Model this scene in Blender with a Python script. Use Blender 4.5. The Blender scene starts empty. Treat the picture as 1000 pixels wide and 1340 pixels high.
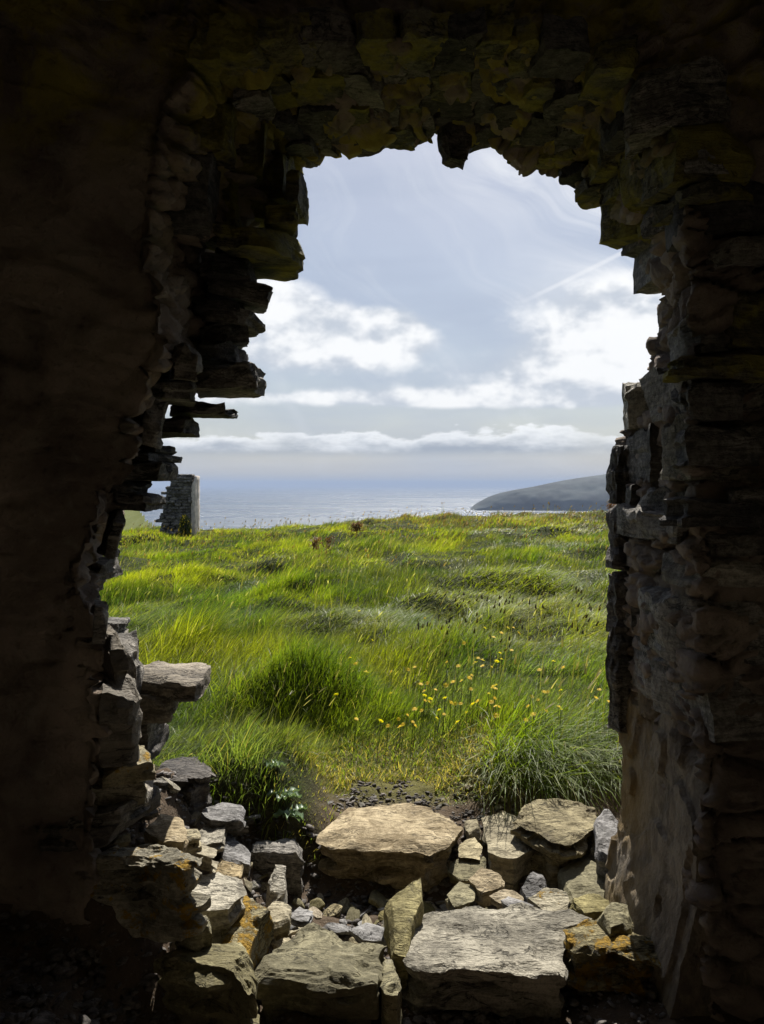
import bpy, math, random
import numpy as np
from mathutils import Vector

# ------------------------------------------------------------------ camera, sky, sun, exposure
F = 1010.0            # focal length in pixels of the 1000 x 1340 photograph
EYE = 1.5
HOR = 634.0
SUN_AZ, SUN_EL = math.radians(8.0), math.radians(48.0)

S = bpy.context.scene
COL = S.collection
cam_d = bpy.data.cameras.new('camera')
cam_d.sensor_fit = 'VERTICAL'; cam_d.sensor_height = 36.0
cam_d.lens = 36.0 * F / 1340.0
cam_d.shift_y = -(670.0 - HOR) / 1340.0
cam_d.clip_start = 0.02; cam_d.clip_end = 120000.0
cam = bpy.data.objects.new('camera', cam_d); COL.objects.link(cam)
cam.location = (0, 0, EYE); cam.rotation_euler = (math.pi / 2, 0, 0)
S.camera = cam

S.view_settings.view_transform = 'Standard'
S.view_settings.look = 'None'
S.view_settings.gamma = 1.0
S.view_settings.use_curve_mapping = False
S.view_settings.exposure = 0.72
S.cycles.max_bounces = 6
S.cycles.diffuse_bounces = 4
S.cycles.glossy_bounces = 3
S.cycles.transmission_bounces = 3
S.cycles.volume_bounces = 0
S.cycles.use_denoising = True
S.cycles.use_adaptive_sampling = True
S.cycles.adaptive_threshold = 0.015

SUN_DIR = Vector((math.sin(SUN_AZ) * math.cos(SUN_EL), math.cos(SUN_AZ) * math.cos(SUN_EL), math.sin(SUN_EL)))
sun_d = bpy.data.lights.new('sun', 'SUN'); sun_d.energy = 5.0; sun_d.angle = math.radians(0.53); sun_d.color = (1.0, 0.95, 0.86)
sun = bpy.data.objects.new('sun', sun_d); COL.objects.link(sun)
sun.rotation_euler = SUN_DIR.to_track_quat('Z', 'Y').to_euler(); sun.location = (20, 60, 60)


class NT:
    """small helper for node trees"""
    def __init__(self, tree):
        self.t = tree; tree.nodes.clear()
    def n(self, kind, **kw):
        nd = self.t.nodes.new(kind)
        for k, v in kw.items():
            if k == 'inp':
                for kk, vv in v.items():
                    self.put(nd.inputs[kk], vv)
            else:
                setattr(nd, k, v)
        return nd
    def put(self, sock, v):
        if hasattr(v, 'bl_idname') and hasattr(v, 'links') and hasattr(v, 'is_output'):
            self.t.links.new(v, sock)
        elif hasattr(v, 'outputs'):
            self.t.links.new(v.outputs[0], sock)
        else:
            sock.default_value = v
    def m(self, op, a, b=0.0, c=None, clamp=False):
        nd = self.t.nodes.new('ShaderNodeMath'); nd.operation = op; nd.use_clamp = clamp
        self.put(nd.inputs[0], a); self.put(nd.inputs[1], b)
        if c is not None: self.put(nd.inputs[2], c)
        return nd.outputs[0]
    def mix(self, f, a, b, blend='MIX'):
        nd = self.t.nodes.new('ShaderNodeMix'); nd.data_type = 'RGBA'; nd.blend_type = blend
        self.put(nd.inputs[0], f); self.put(nd.inputs[6], a); self.put(nd.inputs[7], b)
        return nd.outputs[2]
    def ramp(self, f, lo, hi, smooth=True):
        nd = self.t.nodes.new('ShaderNodeMapRange'); nd.interpolation_type = 'SMOOTHSTEP' if smooth else 'LINEAR'
        self.put(nd.inputs[0], f); nd.inputs[1].default_value = lo; nd.inputs[2].default_value = hi
        return nd.outputs[0]
    def noise(self, vec, scale, detail=4.0, rough=0.55, dist=0.0, dim='3D'):
        nd = self.t.nodes.new('ShaderNodeTexNoise'); nd.noise_dimensions = dim
        if vec is not None: self.put(nd.inputs['Vector'], vec)
        nd.inputs['Scale'].default_value = scale; nd.inputs['Detail'].default_value = detail
        nd.inputs['Roughness'].default_value = rough; nd.inputs['Distortion'].default_value = dist
        return nd.outputs[0]
    def vec(self, x, y, z):
        nd = self.t.nodes.new('ShaderNodeCombineXYZ')
        for i, v in enumerate((x, y, z)): self.put(nd.inputs[i], v)
        return nd.outputs[0]
    def scalev(self, v, s):
        nd = self.t.nodes.new('ShaderNodeVectorMath'); nd.operation = 'MULTIPLY'
        self.put(nd.inputs[0], v); nd.inputs[1].default_value = s
        return nd.outputs[0]
    def addv(self, v, w):
        nd = self.t.nodes.new('ShaderNodeVectorMath'); nd.operation = 'ADD'
        self.put(nd.inputs[0], v); self.put(nd.inputs[1], w)
        return nd.outputs[0]


def rgba(c): return (c[0], c[1], c[2], 1.0)

# ---- world: Nishita sky with veil, cumulus banks and cirrus, all laid out by compass direction
W = bpy.data.worlds.new('World'); S.world = W; W.use_nodes = True
w = NT(W.node_tree)
sky = w.n('ShaderNodeTexSky', sky_type='NISHITA', sun_disc=False, sun_elevation=SUN_EL, sun_rotation=SUN_AZ,
          air_density=1.0, dust_density=1.5, ozone_density=1.0)
tc = w.n('ShaderNodeTexCoord').outputs['Generated']
sp = w.n('ShaderNodeSeparateXYZ', inp={0: tc})
dx, dy, dz = sp.outputs
az = w.m('ARCTAN2', dx, dy)
el = w.m('ARCSINE', dz)
def ang(px, py):
    a = math.atan((px - 500) / F)
    return a, math.atan((HOR - py) / F * math.cos(a))
def blob(px, py, wpx, hpx):
    a, e = ang(px, py)
    q = w.m('ADD', w.m('POWER', w.m('ABSOLUTE', w.m('DIVIDE', w.m('SUBTRACT', az, a), wpx / F)), 2.0),
            w.m('POWER', w.m('ABSOLUTE', w.m('DIVIDE', w.m('SUBTRACT', el, e), hpx / F)), 2.0))
    return w.m('EXPONENT', w.m('MULTIPLY', q, -1.0))
base = w.scalev(sky.outputs[0], (0.055, 0.055, 0.055))
uv = w.vec(az, w.m('MULTIPLY', el, 1.5), 0.0)
uvs = w.vec(az, w.m('MULTIPLY', el, 4.5), 3.0)
# thin milky veil over the whole sky
veil_n = w.noise(uvs, 3.2, 3, 0.55)
col = w.mix(w.m('ADD', 0.22, w.m('MULTIPLY', w.ramp(veil_n, 0.35, 0.75), 0.45)), base, rgba((0.28, 0.325, 0.42)))
# cirrus streaks running diagonally
rot = w.vec(w.m('ADD', w.m('MULTIPLY', az, 0.80), w.m('MULTIPLY', el, 0.60)),
            w.m('MULTIPLY', w.m('SUBTRACT', w.m('MULTIPLY', el, 0.80), w.m('MULTIPLY', az, -0.60)), 3.4), 1.7)
cir = w.noise(w.addv(rot, w.scalev(w.n('ShaderNodeTexNoise', inp={'Vector': uv, 'Scale': 4.0, 'Detail': 2.0}).outputs['Color'], (0.35, 0.9, 0.0))), 3.2, 5, 0.62)
cmask = w.m('ADD', w.m('MULTIPLY', w.ramp(cir, 0.48, 0.74), 0.28),
            w.m('MULTIPLY', w.m('MULTIPLY', w.m('ADD', w.m('ADD', blob(690, 215, 95, 35), blob(790, 265, 90, 35)), blob(850, 370, 130, 55)), w.ramp(cir, 0.30, 0.60)), 0.95), clamp=True)
col = w.mix(cmask, col, rgba((0.60, 0.615, 0.64)))
# cumulus
n1 = w.noise(uv, 7.5, 7, 0.56)
n2 = w.noise(uv, 3.0, 1, 0.5)
field = w.m('MULTIPLY', w.ramp(n2, 0.45, 0.75), 0.50)
msk = w.m('ADD', w.m('ADD', blob(400, 445, 145, 50), blob(500, 440, 50, 26)), w.m('ADD', blob(740, 490, 130, 40), blob(850, 405, 120, 62)))
msk = w.m('ADD', msk, w.m('ADD', w.m('MULTIPLY', blob(340, 380, 70, 40), 0.6), w.m('MULTIPLY', blob(560, 522, 320, 13), 0.75)))
dens = w.m('ADD', w.m('MULTIPLY', w.m('SUBTRACT', n1, 0.5), 1.2), w.m('ADD', w.m('MINIMUM', w.m('MULTIPLY', msk, 1.15), 1.1), field))
cov = w.ramp(dens, 0.36, 0.78)
n1b = w.noise(w.addv(uv, (0.010, 0.030, 0.0)), 7.5, 4, 0.55)
lit = w.ramp(w.m('ADD', w.m('SUBTRACT', n1, n1b), w.m('MULTIPLY', w.m('SUBTRACT', dens, 0.9), 0.10)), -0.12, 0.08)
ccol = w.mix(lit, rgba((0.39, 0.425, 0.48)), rgba((0.68, 0.685, 0.69)))
col = w.mix(w.m('MULTIPLY', cov, 0.92), col, ccol)
# milky band close to the horizon
hz = w.ramp(el, 0.12, 0.0)
nb = w.noise(w.vec(az, w.m('MULTIPLY', el, 14.0), 2.0), 5.0, 2, 0.5)
col = w.mix(w.m('MULTIPLY', hz, 0.50), col, w.mix(nb, rgba((0.30, 0.34, 0.39)), rgba((0.47, 0.50, 0.53))))
# low shelf of cloud above the haze, with a ragged top
nlow = w.noise(w.vec(w.m('MULTIPLY', az, 1.0), w.m('MULTIPLY', el, 2.6), 7.0), 14.0, 5, 0.6)
e_lo = ang(500, 590)[1]; e_hi = ang(500, 566)[1]
n_sh = w.noise(w.vec(az, 0.0, 4.0), 5.0, 2, 0.5)
top = w.m('ADD', w.m('ADD', el, w.m('MULTIPLY', w.m('SUBTRACT', n_sh, 0.5), -0.03)), w.m('MULTIPLY', w.m('SUBTRACT', nlow, 0.5), -0.085))
shelf = w.m('MULTIPLY', w.ramp(top, e_hi + 0.004, e_hi - 0.006), w.ramp(el, e_lo - 0.012, e_lo + 0.004))
scol = w.mix(w.ramp(w.m('ADD', top, w.m('MULTIPLY', nlow, 0.02)), e_lo + 0.002, e_hi + 0.012), rgba((0.24, 0.275, 0.33)), rgba((0.70, 0.715, 0.73)))
col = w.mix(w.m('MULTIPLY', w.m('MULTIPLY', shelf, w.ramp(n_sh, 0.2, 0.5)), 0.85), col, scol)
# faint contrail
a0, e0 = ang(690, 392); a1, e1 = ang(835, 320)
ln = math.hypot(a1 - a0, e1 - e0); ux, uy = (a1 - a0) / ln, (e1 - e0) / ln
perp = w.m('ABSOLUTE', w.m('SUBTRACT', w.m('MULTIPLY', w.m('SUBTRACT', az, a0), -uy), w.m('MULTIPLY', w.m('SUBTRACT', el, e0), -ux)))
along = w.m('ADD', w.m('MULTIPLY', w.m('SUBTRACT', az, a0), ux), w.m('MULTIPLY', w.m('SUBTRACT', el, e0), uy))
trail = w.m('MULTIPLY', w.ramp(perp, 0.0040, 0.0008), w.m('MULTIPLY', w.ramp(along, -0.03, 0.05), w.ramp(along, ln + 0.05, ln - 0.02)))
col = w.mix(w.m('MULTIPLY', trail, 0.45), col, rgba((0.62, 0.63, 0.65)))
bg = w.n('ShaderNodeBackground', inp={0: col, 1: 0.93})
W.cycles.sampling_method = 'MANUAL'; W.cycles.sample_map_resolution = 256
wo = w.n('ShaderNodeOutputWorld'); w.t.links.new(bg.outputs[0], wo.inputs[0])

# ------------------------------------------------------------------ maths helpers
rng = np.random.default_rng(11)
_perm = np.random.default_rng(5).permutation(512).astype(np.int64)
_perm = np.concatenate([_perm, _perm])
_val = np.random.default_rng(6).random(512) * 2 - 1

def vnoise(x, y, z):
    """value noise in -1..1"""
    x, y, z = np.broadcast_arrays(np.asarray(x, float), np.asarray(y, float), np.asarray(z, float))
    xi, yi, zi = np.floor(x).astype(np.int64), np.floor(y).astype(np.int64), np.floor(z).astype(np.int64)
    fx, fy, fz = x - xi, y - yi, z - zi
    fx = fx * fx * fx * (fx * (fx * 6 - 15) + 10); fy = fy * fy * fy * (fy * (fy * 6 - 15) + 10); fz = fz * fz * fz * (fz * (fz * 6 - 15) + 10)
    out = 0
    for a in (0, 1):
        A = _perm[(xi + a) & 511]
        for b in (0, 1):
            B = _perm[(A + yi + b) & 511]
            for c in (0, 1):
                v = _val[_perm[(B + zi + c) & 511]]
                out = out + v * (fx if a else 1 - fx) * (fy if b else 1 - fy) * (fz if c else 1 - fz)
    return out

def fbm(x, y, z, oct=4, gain=0.5):
    o, a, f = 0, 1.0, 1.0
    for _ in range(oct):
        o = o + a * vnoise(x * f + 17.3 * f, y * f - 4.1, z * f + 9.7); a *= gain; f *= 2.03
    return o

def hash01(i, seed=0):
    i = np.asarray(i).astype(np.int64)
    return (_val[_perm[(i * 7 + seed * 131) & 511]] + 1) / 2

def worley(x, y, z, seed=0):
    """F1, F2 and the id of the nearest cell"""
    xi, yi, zi = np.floor(x).astype(np.int64), np.floor(y).astype(np.int64), np.floor(z).astype(np.int64)
    f1 = np.full(x.shape, 9.0); f2 = np.full(x.shape, 9.0); cid = np.zeros(x.shape, np.int64)
    for a in (-1, 0, 1):
        for b in (-1, 0, 1):
            for c in (-1, 0, 1):
                h = _perm[(_perm[(_perm[(xi + a + seed) & 511] + yi + b) & 511] + zi + c) & 511]
                px = xi + a + (_val[h] + 1) / 2; py = yi + b + (_val[_perm[h]] + 1) / 2; pz = zi + c + (_val[_perm[_perm[h]]] + 1) / 2
                d = np.sqrt((x - px) ** 2 + (y - py) ** 2 + (z - pz) ** 2)
                n1_ = d < f1
                f2 = np.where(n1_, f1, np.minimum(f2, d)); cid = np.where(n1_, h, cid); f1 = np.minimum(f1, d)
    return f1, f2, cid

def sstep(x, a, b):
    t = np.clip((x - a) / (b - a), 0, 1)
    return t * t * (3 - 2 * t)

def P(px, py, d):
    """a point d metres in front of the door-watcher's eye, seen at that spot of the photograph"""
    return ((px - 500) / F * d, d, EYE - (py - HOR) / F * d)

def mesh_np(name, verts, quads=None, tris=None, smooth=True, sharp=None, cols=None):
    me = bpy.data.meshes.new(name)
    verts = np.asarray(verts, np.float32)
    q = np.zeros((0, 4), np.int32) if quads is None else np.asarray(quads, np.int32)
    t = np.zeros((0, 3), np.int32) if tris is None else np.asarray(tris, np.int32)
    me.vertices.add(len(verts)); me.vertices.foreach_set('co', verts.ravel())
    nl = q.size + t.size
    me.loops.add(nl); me.loops.foreach_set('vertex_index', np.concatenate([q.ravel(), t.ravel()]).astype(np.int32))
    me.polygons.add(len(q) + len(t))
    st = np.concatenate([np.arange(len(q)) * 4, q.size + np.arange(len(t)) * 3]).astype(np.int32)
    me.polygons.foreach_set('loop_start', st)
    if smooth: me.polygons.foreach_set('use_smooth', np.ones(len(q) + len(t), bool))
    me.update(calc_edges=True); me.validate()
    if sharp is not None: me.set_sharp_from_angle(angle=sharp)
    if cols is not None:
        at = me.color_attributes.new('tint', 'FLOAT_COLOR', 'POINT')
        c4 = np.ones((len(verts), 4), np.float32); c4[:, :3] = cols
        at.data.foreach_set('color', c4.ravel())
    return me

def link(name, me, mat=None, parent=None, loc=None, rot=None):
    o = bpy.data.objects.new(name, me); COL.objects.link(o)
    if mat is not None and len(me.materials) == 0: me.materials.append(mat)
    if parent is not None: o.parent = parent
    if loc is not None: o.location = loc
    if rot is not None: o.rotation_euler = rot
    return o

def tag(o, label=None, cat=None, group=None, kind=None):
    if label: o['label'] = label
    if cat: o['category'] = cat
    if group: o['group'] = group
    if kind: o['kind'] = kind
    return o

def empty(name, loc=(0, 0, 0)):
    o = bpy.data.objects.new(name, None); COL.objects.link(o); o.location = loc; o.empty_display_size = 0.05
    return o

def grid_quads(nu, nv, wrap_u=False):
    i = np.arange(nu if wrap_u else nu - 1); j = np.arange(nv - 1)
    I, J = np.meshgrid(i, j, indexing='ij'); I2 = (I + 1) % nu
    return np.stack([I * nv + J, I2 * nv + J, I2 * nv + J + 1, I * nv + J + 1], -1).reshape(-1, 4)

# ------------------------------------------------------------------ materials
def rock_mat(name, c_lo, c_hi, lichen=0.0, lichen_col=(0.36, 0.215, 0.022), moss=0.0, moss_col=(0.10, 0.105, 0.02), bump=0.5, scale=1.0, streak=1.0, pale=0.15):
    m = bpy.data.materials.new(name); m.use_nodes = True
    t = NT(m.node_tree)
    ob = t.n('ShaderNodeTexCoord').outputs['Object']
    oi = t.n('ShaderNodeObjectInfo')
    off = t.scalev(t.vec(oi.outputs['Random'], t.m('MULTIPLY', oi.outputs['Random'], 7.3), t.m('MULTIPLY', oi.outputs['Random'], 3.1)), (37.0, 11.0, 23.0))
    v = t.addv(ob, off)
    big = t.noise(v, 5.0 * scale, 5, 0.6, 0.3)
    fine = t.noise(v, 55.0 * scale, 6, 0.65)
    lay = t.noise(t.scalev(v, (5.0, 5.0, 45.0)), 1.6 * scale, 6, 0.65, 0.6)
    grain = t.noise(t.scalev(v, (3.0, 14.0, 6.0)), 6.0 * scale, 5, 0.6, 0.8)
    f = t.m('ADD', t.m('MULTIPLY', big, 0.40), t.m('ADD', t.m('MULTIPLY', lay, 0.30 * streak), t.m('MULTIPLY', fine, 0.30)))
    c = t.mix(t.ramp(f, 0.40, 0.61), rgba(tuple(0.8 * x for x in c_lo)), rgba(tuple(1.08 * x for x in c_hi)))
    c = t.mix(t.m('MULTIPLY', t.ramp(grain, 0.50, 0.70), 0.6), c, rgba(tuple(0.45 * x for x in c_lo)))
    c = t.mix(t.m('MULTIPLY', t.ramp(t.noise(v, 16.0 * scale, 5, 0.7), 0.58, 0.72), pale), c, rgba((0.55, 0.53, 0.47)))
    cr = t.noise(t.scalev(v, (4.0, 9.0, 16.0)), 1.3 * scale, 5, 0.6, 1.2)
    crack = t.m('MULTIPLY', t.ramp(t.m('ABSOLUTE', t.m('SUBTRACT', cr, 0.5)), 0.020, 0.003), t.ramp(t.noise(v, 4.0, 2), 0.42, 0.58))
    c = t.mix(t.m('MULTIPLY', crack, 0.8), c, rgba(tuple(0.2 * x for x in c_lo)))
    spk = t.noise(v, 170.0 * scale, 3, 0.7)
    c = t.mix(t.m('MULTIPLY', t.ramp(spk, 0.52, 0.66), 0.5), c, rgba(tuple(0.5 * x for x in c_lo)))
    hsv = t.n('ShaderNodeHueSaturation', inp={'Color': c, 'Value': t.m('ADD', 0.78, t.m('MULTIPLY', oi.outputs['Random'], 0.44)), 'Saturation': t.m('ADD', 0.75, t.m('MULTIPLY', t.m('FRACT', t.m('MULTIPLY', oi.outputs['Random'], 13.7)), 0.5))})
    c = hsv.outputs[0]
    lmask = 0.0
    if moss > 0:
        mm = t.m('MULTIPLY', t.ramp(t.noise(v, 7.0, 6, 0.65, 0.4), 0.62 - 0.25 * moss, 0.72 - 0.2 * moss), 0.85)
        mc = t.mix(fine, rgba(tuple(0.6 * x for x in moss_col)), rgba(tuple(1.6 * x for x in moss_col)))
        c = t.mix(mm, c, mc)
    if lichen > 0:
        lmask = t.ramp(t.noise(v, 17.0, 7, 0.75, 0.3), 0.70 - 0.30 * lichen, 0.75 - 0.28 * lichen)
        lc = t.mix(fine, rgba(tuple(0.45 * x for x in lichen_col)), rgba(tuple(1.35 * x for x in lichen_col)))
        c = t.mix(lmask, c, lc)
    hgt = t.m('ADD', t.m('MULTIPLY', lay, 0.9 * streak), t.m('ADD', t.m('MULTIPLY', fine, 0.55), t.m('MULTIPLY', grain, 0.7)))
    hgt = t.m('ADD', t.m('SUBTRACT', hgt, t.m('MULTIPLY', crack, 0.9)), t.m('MULTIPLY', spk, 0.25))
    if lichen > 0: hgt = t.m('ADD', hgt, t.m('MULTIPLY', lmask, t.m('MULTIPLY', fine, 0.8)))
    bp = t.n('ShaderNodeBump', inp={'Strength': bump, 'Distance': 0.020, 'Height': hgt})
    b = t.n('ShaderNodeBsdfPrincipled', inp={'Base Color': c, 'Roughness': 0.82, 'Normal': bp.outputs[0]})
    b.inputs['Specular IOR Level'].default_value = 0.3
    o = t.n('ShaderNodeOutputMaterial'); t.t.links.new(b.outputs[0], o.inputs[0])
    return m

M = {}
M['tan'] = rock_mat('stone_tan', (0.18, 0.15, 0.09), (0.43, 0.375, 0.245), bump=0.6)
M['warm'] = rock_mat('stone_warm', (0.22, 0.17, 0.10), (0.49, 0.41, 0.28), bump=0.6)
M['olive'] = rock_mat('stone_olive', (0.18, 0.155, 0.07), (0.42, 0.37, 0.19), bump=0.5, streak=0.6)
M['grey'] = rock_mat('stone_grey', (0.19, 0.172, 0.135), (0.44, 0.405, 0.325), bump=0.75)
M['slate'] = rock_mat('stone_slate', (0.11, 0.105, 0.10), (0.33, 0.32, 0.315), bump=0.5)
M['lichen'] = rock_mat('stone_lichen', (0.16, 0.135, 0.075), (0.36, 0.31, 0.17), lichen=0.72, bump=0.9)
M['lichen_some'] = rock_mat('stone_lichen_some', (0.20, 0.175, 0.11), (0.42, 0.37, 0.25), lichen=0.52, bump=0.7)
M['mid'] = rock_mat('stone_mid_brown', (0.12, 0.105, 0.085), (0.31, 0.275, 0.225), bump=0.8)
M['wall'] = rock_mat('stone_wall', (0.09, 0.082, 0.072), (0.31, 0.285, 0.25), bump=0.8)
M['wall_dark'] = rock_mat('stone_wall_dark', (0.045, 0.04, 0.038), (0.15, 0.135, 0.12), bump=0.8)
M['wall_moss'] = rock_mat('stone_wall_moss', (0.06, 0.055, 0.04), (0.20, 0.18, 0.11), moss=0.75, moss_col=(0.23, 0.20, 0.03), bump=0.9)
M['wall_lit'] = rock_mat('stone_wall_pitted_lit', (0.22, 0.19, 0.15), (0.46, 0.41, 0.335), bump=0.9, streak=0.4)  # paler pitted copy of the wall stone, sunlit tone put into the colour

def core_material():
    m = bpy.data.materials.new('mortar_and_rubble'); m.use_nodes = True
    t = NT(m.node_tree)
    ob = t.n('ShaderNodeTexCoord').outputs['Object']
    s = t.n('ShaderNodeSeparateXYZ', inp={0: ob}).outputs
    big = t.noise(ob, 3.0, 6, 0.6, 0.3); fine = t.noise(ob, 45.0, 6, 0.7); mid = t.noise(ob, 12.0, 5, 0.65, 0.4)
    c = t.mix(t.ramp(big, 0.35, 0.65), rgba((0.13, 0.10, 0.08)), rgba((0.30, 0.24, 0.19)))
    c = t.mix(t.m('MULTIPLY', t.ramp(mid, 0.5, 0.7), 0.5), c, rgba((0.26, 0.225, 0.185)))
    c = t.mix(t.m('MULTIPLY', t.ramp(fine, 0.55, 0.75), 0.5), c, rgba((0.03, 0.025, 0.022)))
    # moss lives on the damp lintel
    mm = t.m('MULTIPLY', t.ramp(s[2], 2.25, 2.5), t.ramp(t.noise(ob, 4.5, 6, 0.65, 0.5), 0.42, 0.58))
    c = t.mix(t.m('MULTIPLY', mm, 0.9), c, t.mix(mid, rgba((0.15, 0.125, 0.018)), rgba((0.40, 0.33, 0.05))))
    hg = t.m('ADD', t.m('MULTIPLY', fine, 0.6), mid)
    bp = t.n('ShaderNodeBump', inp={'Strength': 0.8, 'Distance': 0.02, 'Height': hg})
    b = t.n('ShaderNodeBsdfPrincipled', inp={'Base Color': c, 'Roughness': 0.9, 'Normal': bp.outputs[0]})
    b.inputs['Specular IOR Level'].default_value = 0.2
    o = t.n('ShaderNodeOutputMaterial'); t.t.links.new(b.outputs[0], o.inputs[0])
    return m
M['core'] = core_material()

def plaster_material():
    m = bpy.data.materials.new('old_render'); m.use_nodes = True
    t = NT(m.node_tree)
    ob = t.n('ShaderNodeTexCoord').outputs['Object']
    s = t.n('ShaderNodeSeparateXYZ', inp={0: ob}).outputs
    big = t.noise(ob, 5.0, 6, 0.6, 0.3); fine = t.noise(t.scalev(ob, (70, 70, 45)), 1.0, 6, 0.75); mid = t.noise(t.scalev(ob, (14, 14, 8)), 1.0, 6, 0.7, 0.4)
    c = t.mix(t.ramp(mid, 0.38, 0.62), rgba((0.15, 0.12, 0.09)), rgba((0.34, 0.28, 0.21)))
    c = t.mix(t.m('MULTIPLY', t.ramp(fine, 0.5, 0.7), 0.6), c, rgba((0.14, 0.11, 0.07)))
    rust = t.m('MULTIPLY', t.ramp(s[1], -0.10, 0.24), t.ramp(big, 0.36, 0.55))  # rust ochre stain, spread wider to paint in the sunlit patch too
    c = t.mix(t.m('MULTIPLY', rust, 0.7), c, rgba((0.30, 0.19, 0.05)))
    alg = t.m('MULTIPLY', t.ramp(s[2], -0.05, -0.40), t.ramp(mid, 0.35, 0.6))
    c = t.mix(t.m('MULTIPLY', alg, 0.6), c, rgba((0.20, 0.17, 0.045)))
    bp = t.n('ShaderNodeBump', inp={'Strength': 1.0, 'Distance': 0.020, 'Height': t.m('ADD', fine, mid)})
    b = t.n('ShaderNodeBsdfPrincipled', inp={'Base Color': c, 'Roughness': 0.9, 'Normal': bp.outputs[0]})
    o = t.n('ShaderNodeOutputMaterial'); t.t.links.new(b.outputs[0], o.inputs[0])
    return m
M['plaster'] = plaster_material()

def ground_material():
    m = bpy.data.materials.new('soil_and_turf'); m.use_nodes = True
    t = NT(m.node_tree)
    ob = t.n('ShaderNodeTexCoord').outputs['Object']
    at = t.n('ShaderNodeVertexColor', layer_name='tint').outputs[0]
    mid = t.noise(ob, 14.0, 6, 0.65, 0.3); fine = t.noise(ob, 90.0, 5, 0.7)
    c = t.mix(t.m('MULTIPLY', t.ramp(mid, 0.35, 0.7), 0.6), at, rgba((0.5, 0.5, 0.5)), 'MULTIPLY')
    c = t.mix(t.m('MULTIPLY', t.ramp(fine, 0.55, 0.75), 0.5), c, rgba((0.28, 0.25, 0.21)))
    bp = t.n('ShaderNodeBump', inp={'Strength': 0.9, 'Distance': 0.02, 'Height': t.m('ADD', mid, t.m('MULTIPLY', fine, 0.5))})
    b = t.n('ShaderNodeBsdfPrincipled', inp={'Base Color': c, 'Roughness': 0.95, 'Normal': bp.outputs[0]})
    b.inputs['Specular IOR Level'].default_value = 0.1
    o = t.n('ShaderNodeOutputMaterial'); t.t.links.new(b.outputs[0], o.inputs[0])
    return m
M['ground'] = ground_material()

def leaf_material(name, trans=0.50, rough=0.5, fixed=None, spec=0.35):
    m = bpy.data.materials.new(name); m.use_nodes = True
    t = NT(m.node_tree)
    c = rgba(fixed) if fixed else t.n('ShaderNodeVertexColor', layer_name='tint').outputs[0]
    b = t.n('ShaderNodeBsdfPrincipled', inp={'Base Color': c, 'Roughness': rough})
    b.inputs['Specular IOR Level'].default_value = spec
    tr = t.n('ShaderNodeBsdfTranslucent')
    if fixed:
        tr.inputs[0].default_value = rgba((min(1, fixed[0] * 1.7), min(1, fixed[1] * 1.7), fixed[2] * 0.9))
    else:
        t.t.links.new(t.mix(1.0, c, rgba((1.9, 1.95, 0.7)), 'MULTIPLY'), tr.inputs[0])
    mx = t.n('ShaderNodeMixShader', inp={0: trans})
    t.t.links.new(b.outputs[0], mx.inputs[1]); t.t.links.new(tr.outputs[0], mx.inputs[2])
    o = t.n('ShaderNodeOutputMaterial'); t.t.links.new(mx.outputs[0], o.inputs[0])
    return m
M['grass'] = leaf_material('grass_blades')
M['rosette'] = leaf_material('rosette_leaf', 0.2, 0.45, (0.15, 0.22, 0.13), 0.5)
M['petal'] = leaf_material('yellow_petal', 0.35, 0.6, (0.85, 0.56, 0.02))
M['stem'] = leaf_material('green_stem', 0.2, 0.6, (0.10, 0.14, 0.03))
M['dock'] = leaf_material('rust_red_seed', 0.3, 0.7, (0.16, 0.085, 0.04))

def plain(name, c, rough=0.9, scale=3.0, var=0.5):
    m = bpy.data.materials.new(name); m.use_nodes = True
    t = NT(m.node_tree)
    ob = t.n('ShaderNodeTexCoord').outputs['Object']
    n = t.noise(ob, scale, 6, 0.65, 0.3)
    cc = t.mix(t.ramp(n, 0.3, 0.7), rgba(tuple(x * (1 - var) for x in c)), rgba(tuple(min(1, x * (1 + var)) for x in c)))
    bp = t.n('ShaderNodeBump', inp={'Strength': 0.5, 'Distance': 0.05 / scale, 'Height': n})
    b = t.n('ShaderNodeBsdfPrincipled', inp={'Base Color': cc, 'Roughness': rough, 'Normal': bp.outputs[0]})
    o = t.n('ShaderNodeOutputMaterial'); t.t.links.new(b.outputs[0], o.inputs[0])
    return m
M['room'] = plain('pale_room_stone', (0.55, 0.50, 0.43), 0.95, 6.0, 0.2)  # unseen room surfaces, kept pale to bounce light back inside
M['gravel'] = rock_mat('gravel_chips', (0.07, 0.06, 0.052), (0.24, 0.21, 0.19), bump=0.4)
M['headland'] = plain('headland_turf_and_cliff', (0.038, 0.046, 0.042), 1.0, 0.012, 0.6)
M['quoin'] = plain('pale_quoin', (0.50, 0.44, 0.38), 0.9, 6.0, 0.3)

# ------------------------------------------------------------------ ground
def bumpf(x, y, cx, cy, rx, ry):
    return np.exp(-((x - cx) / rx) ** 2 - ((y - cy) / ry) ** 2)

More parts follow.
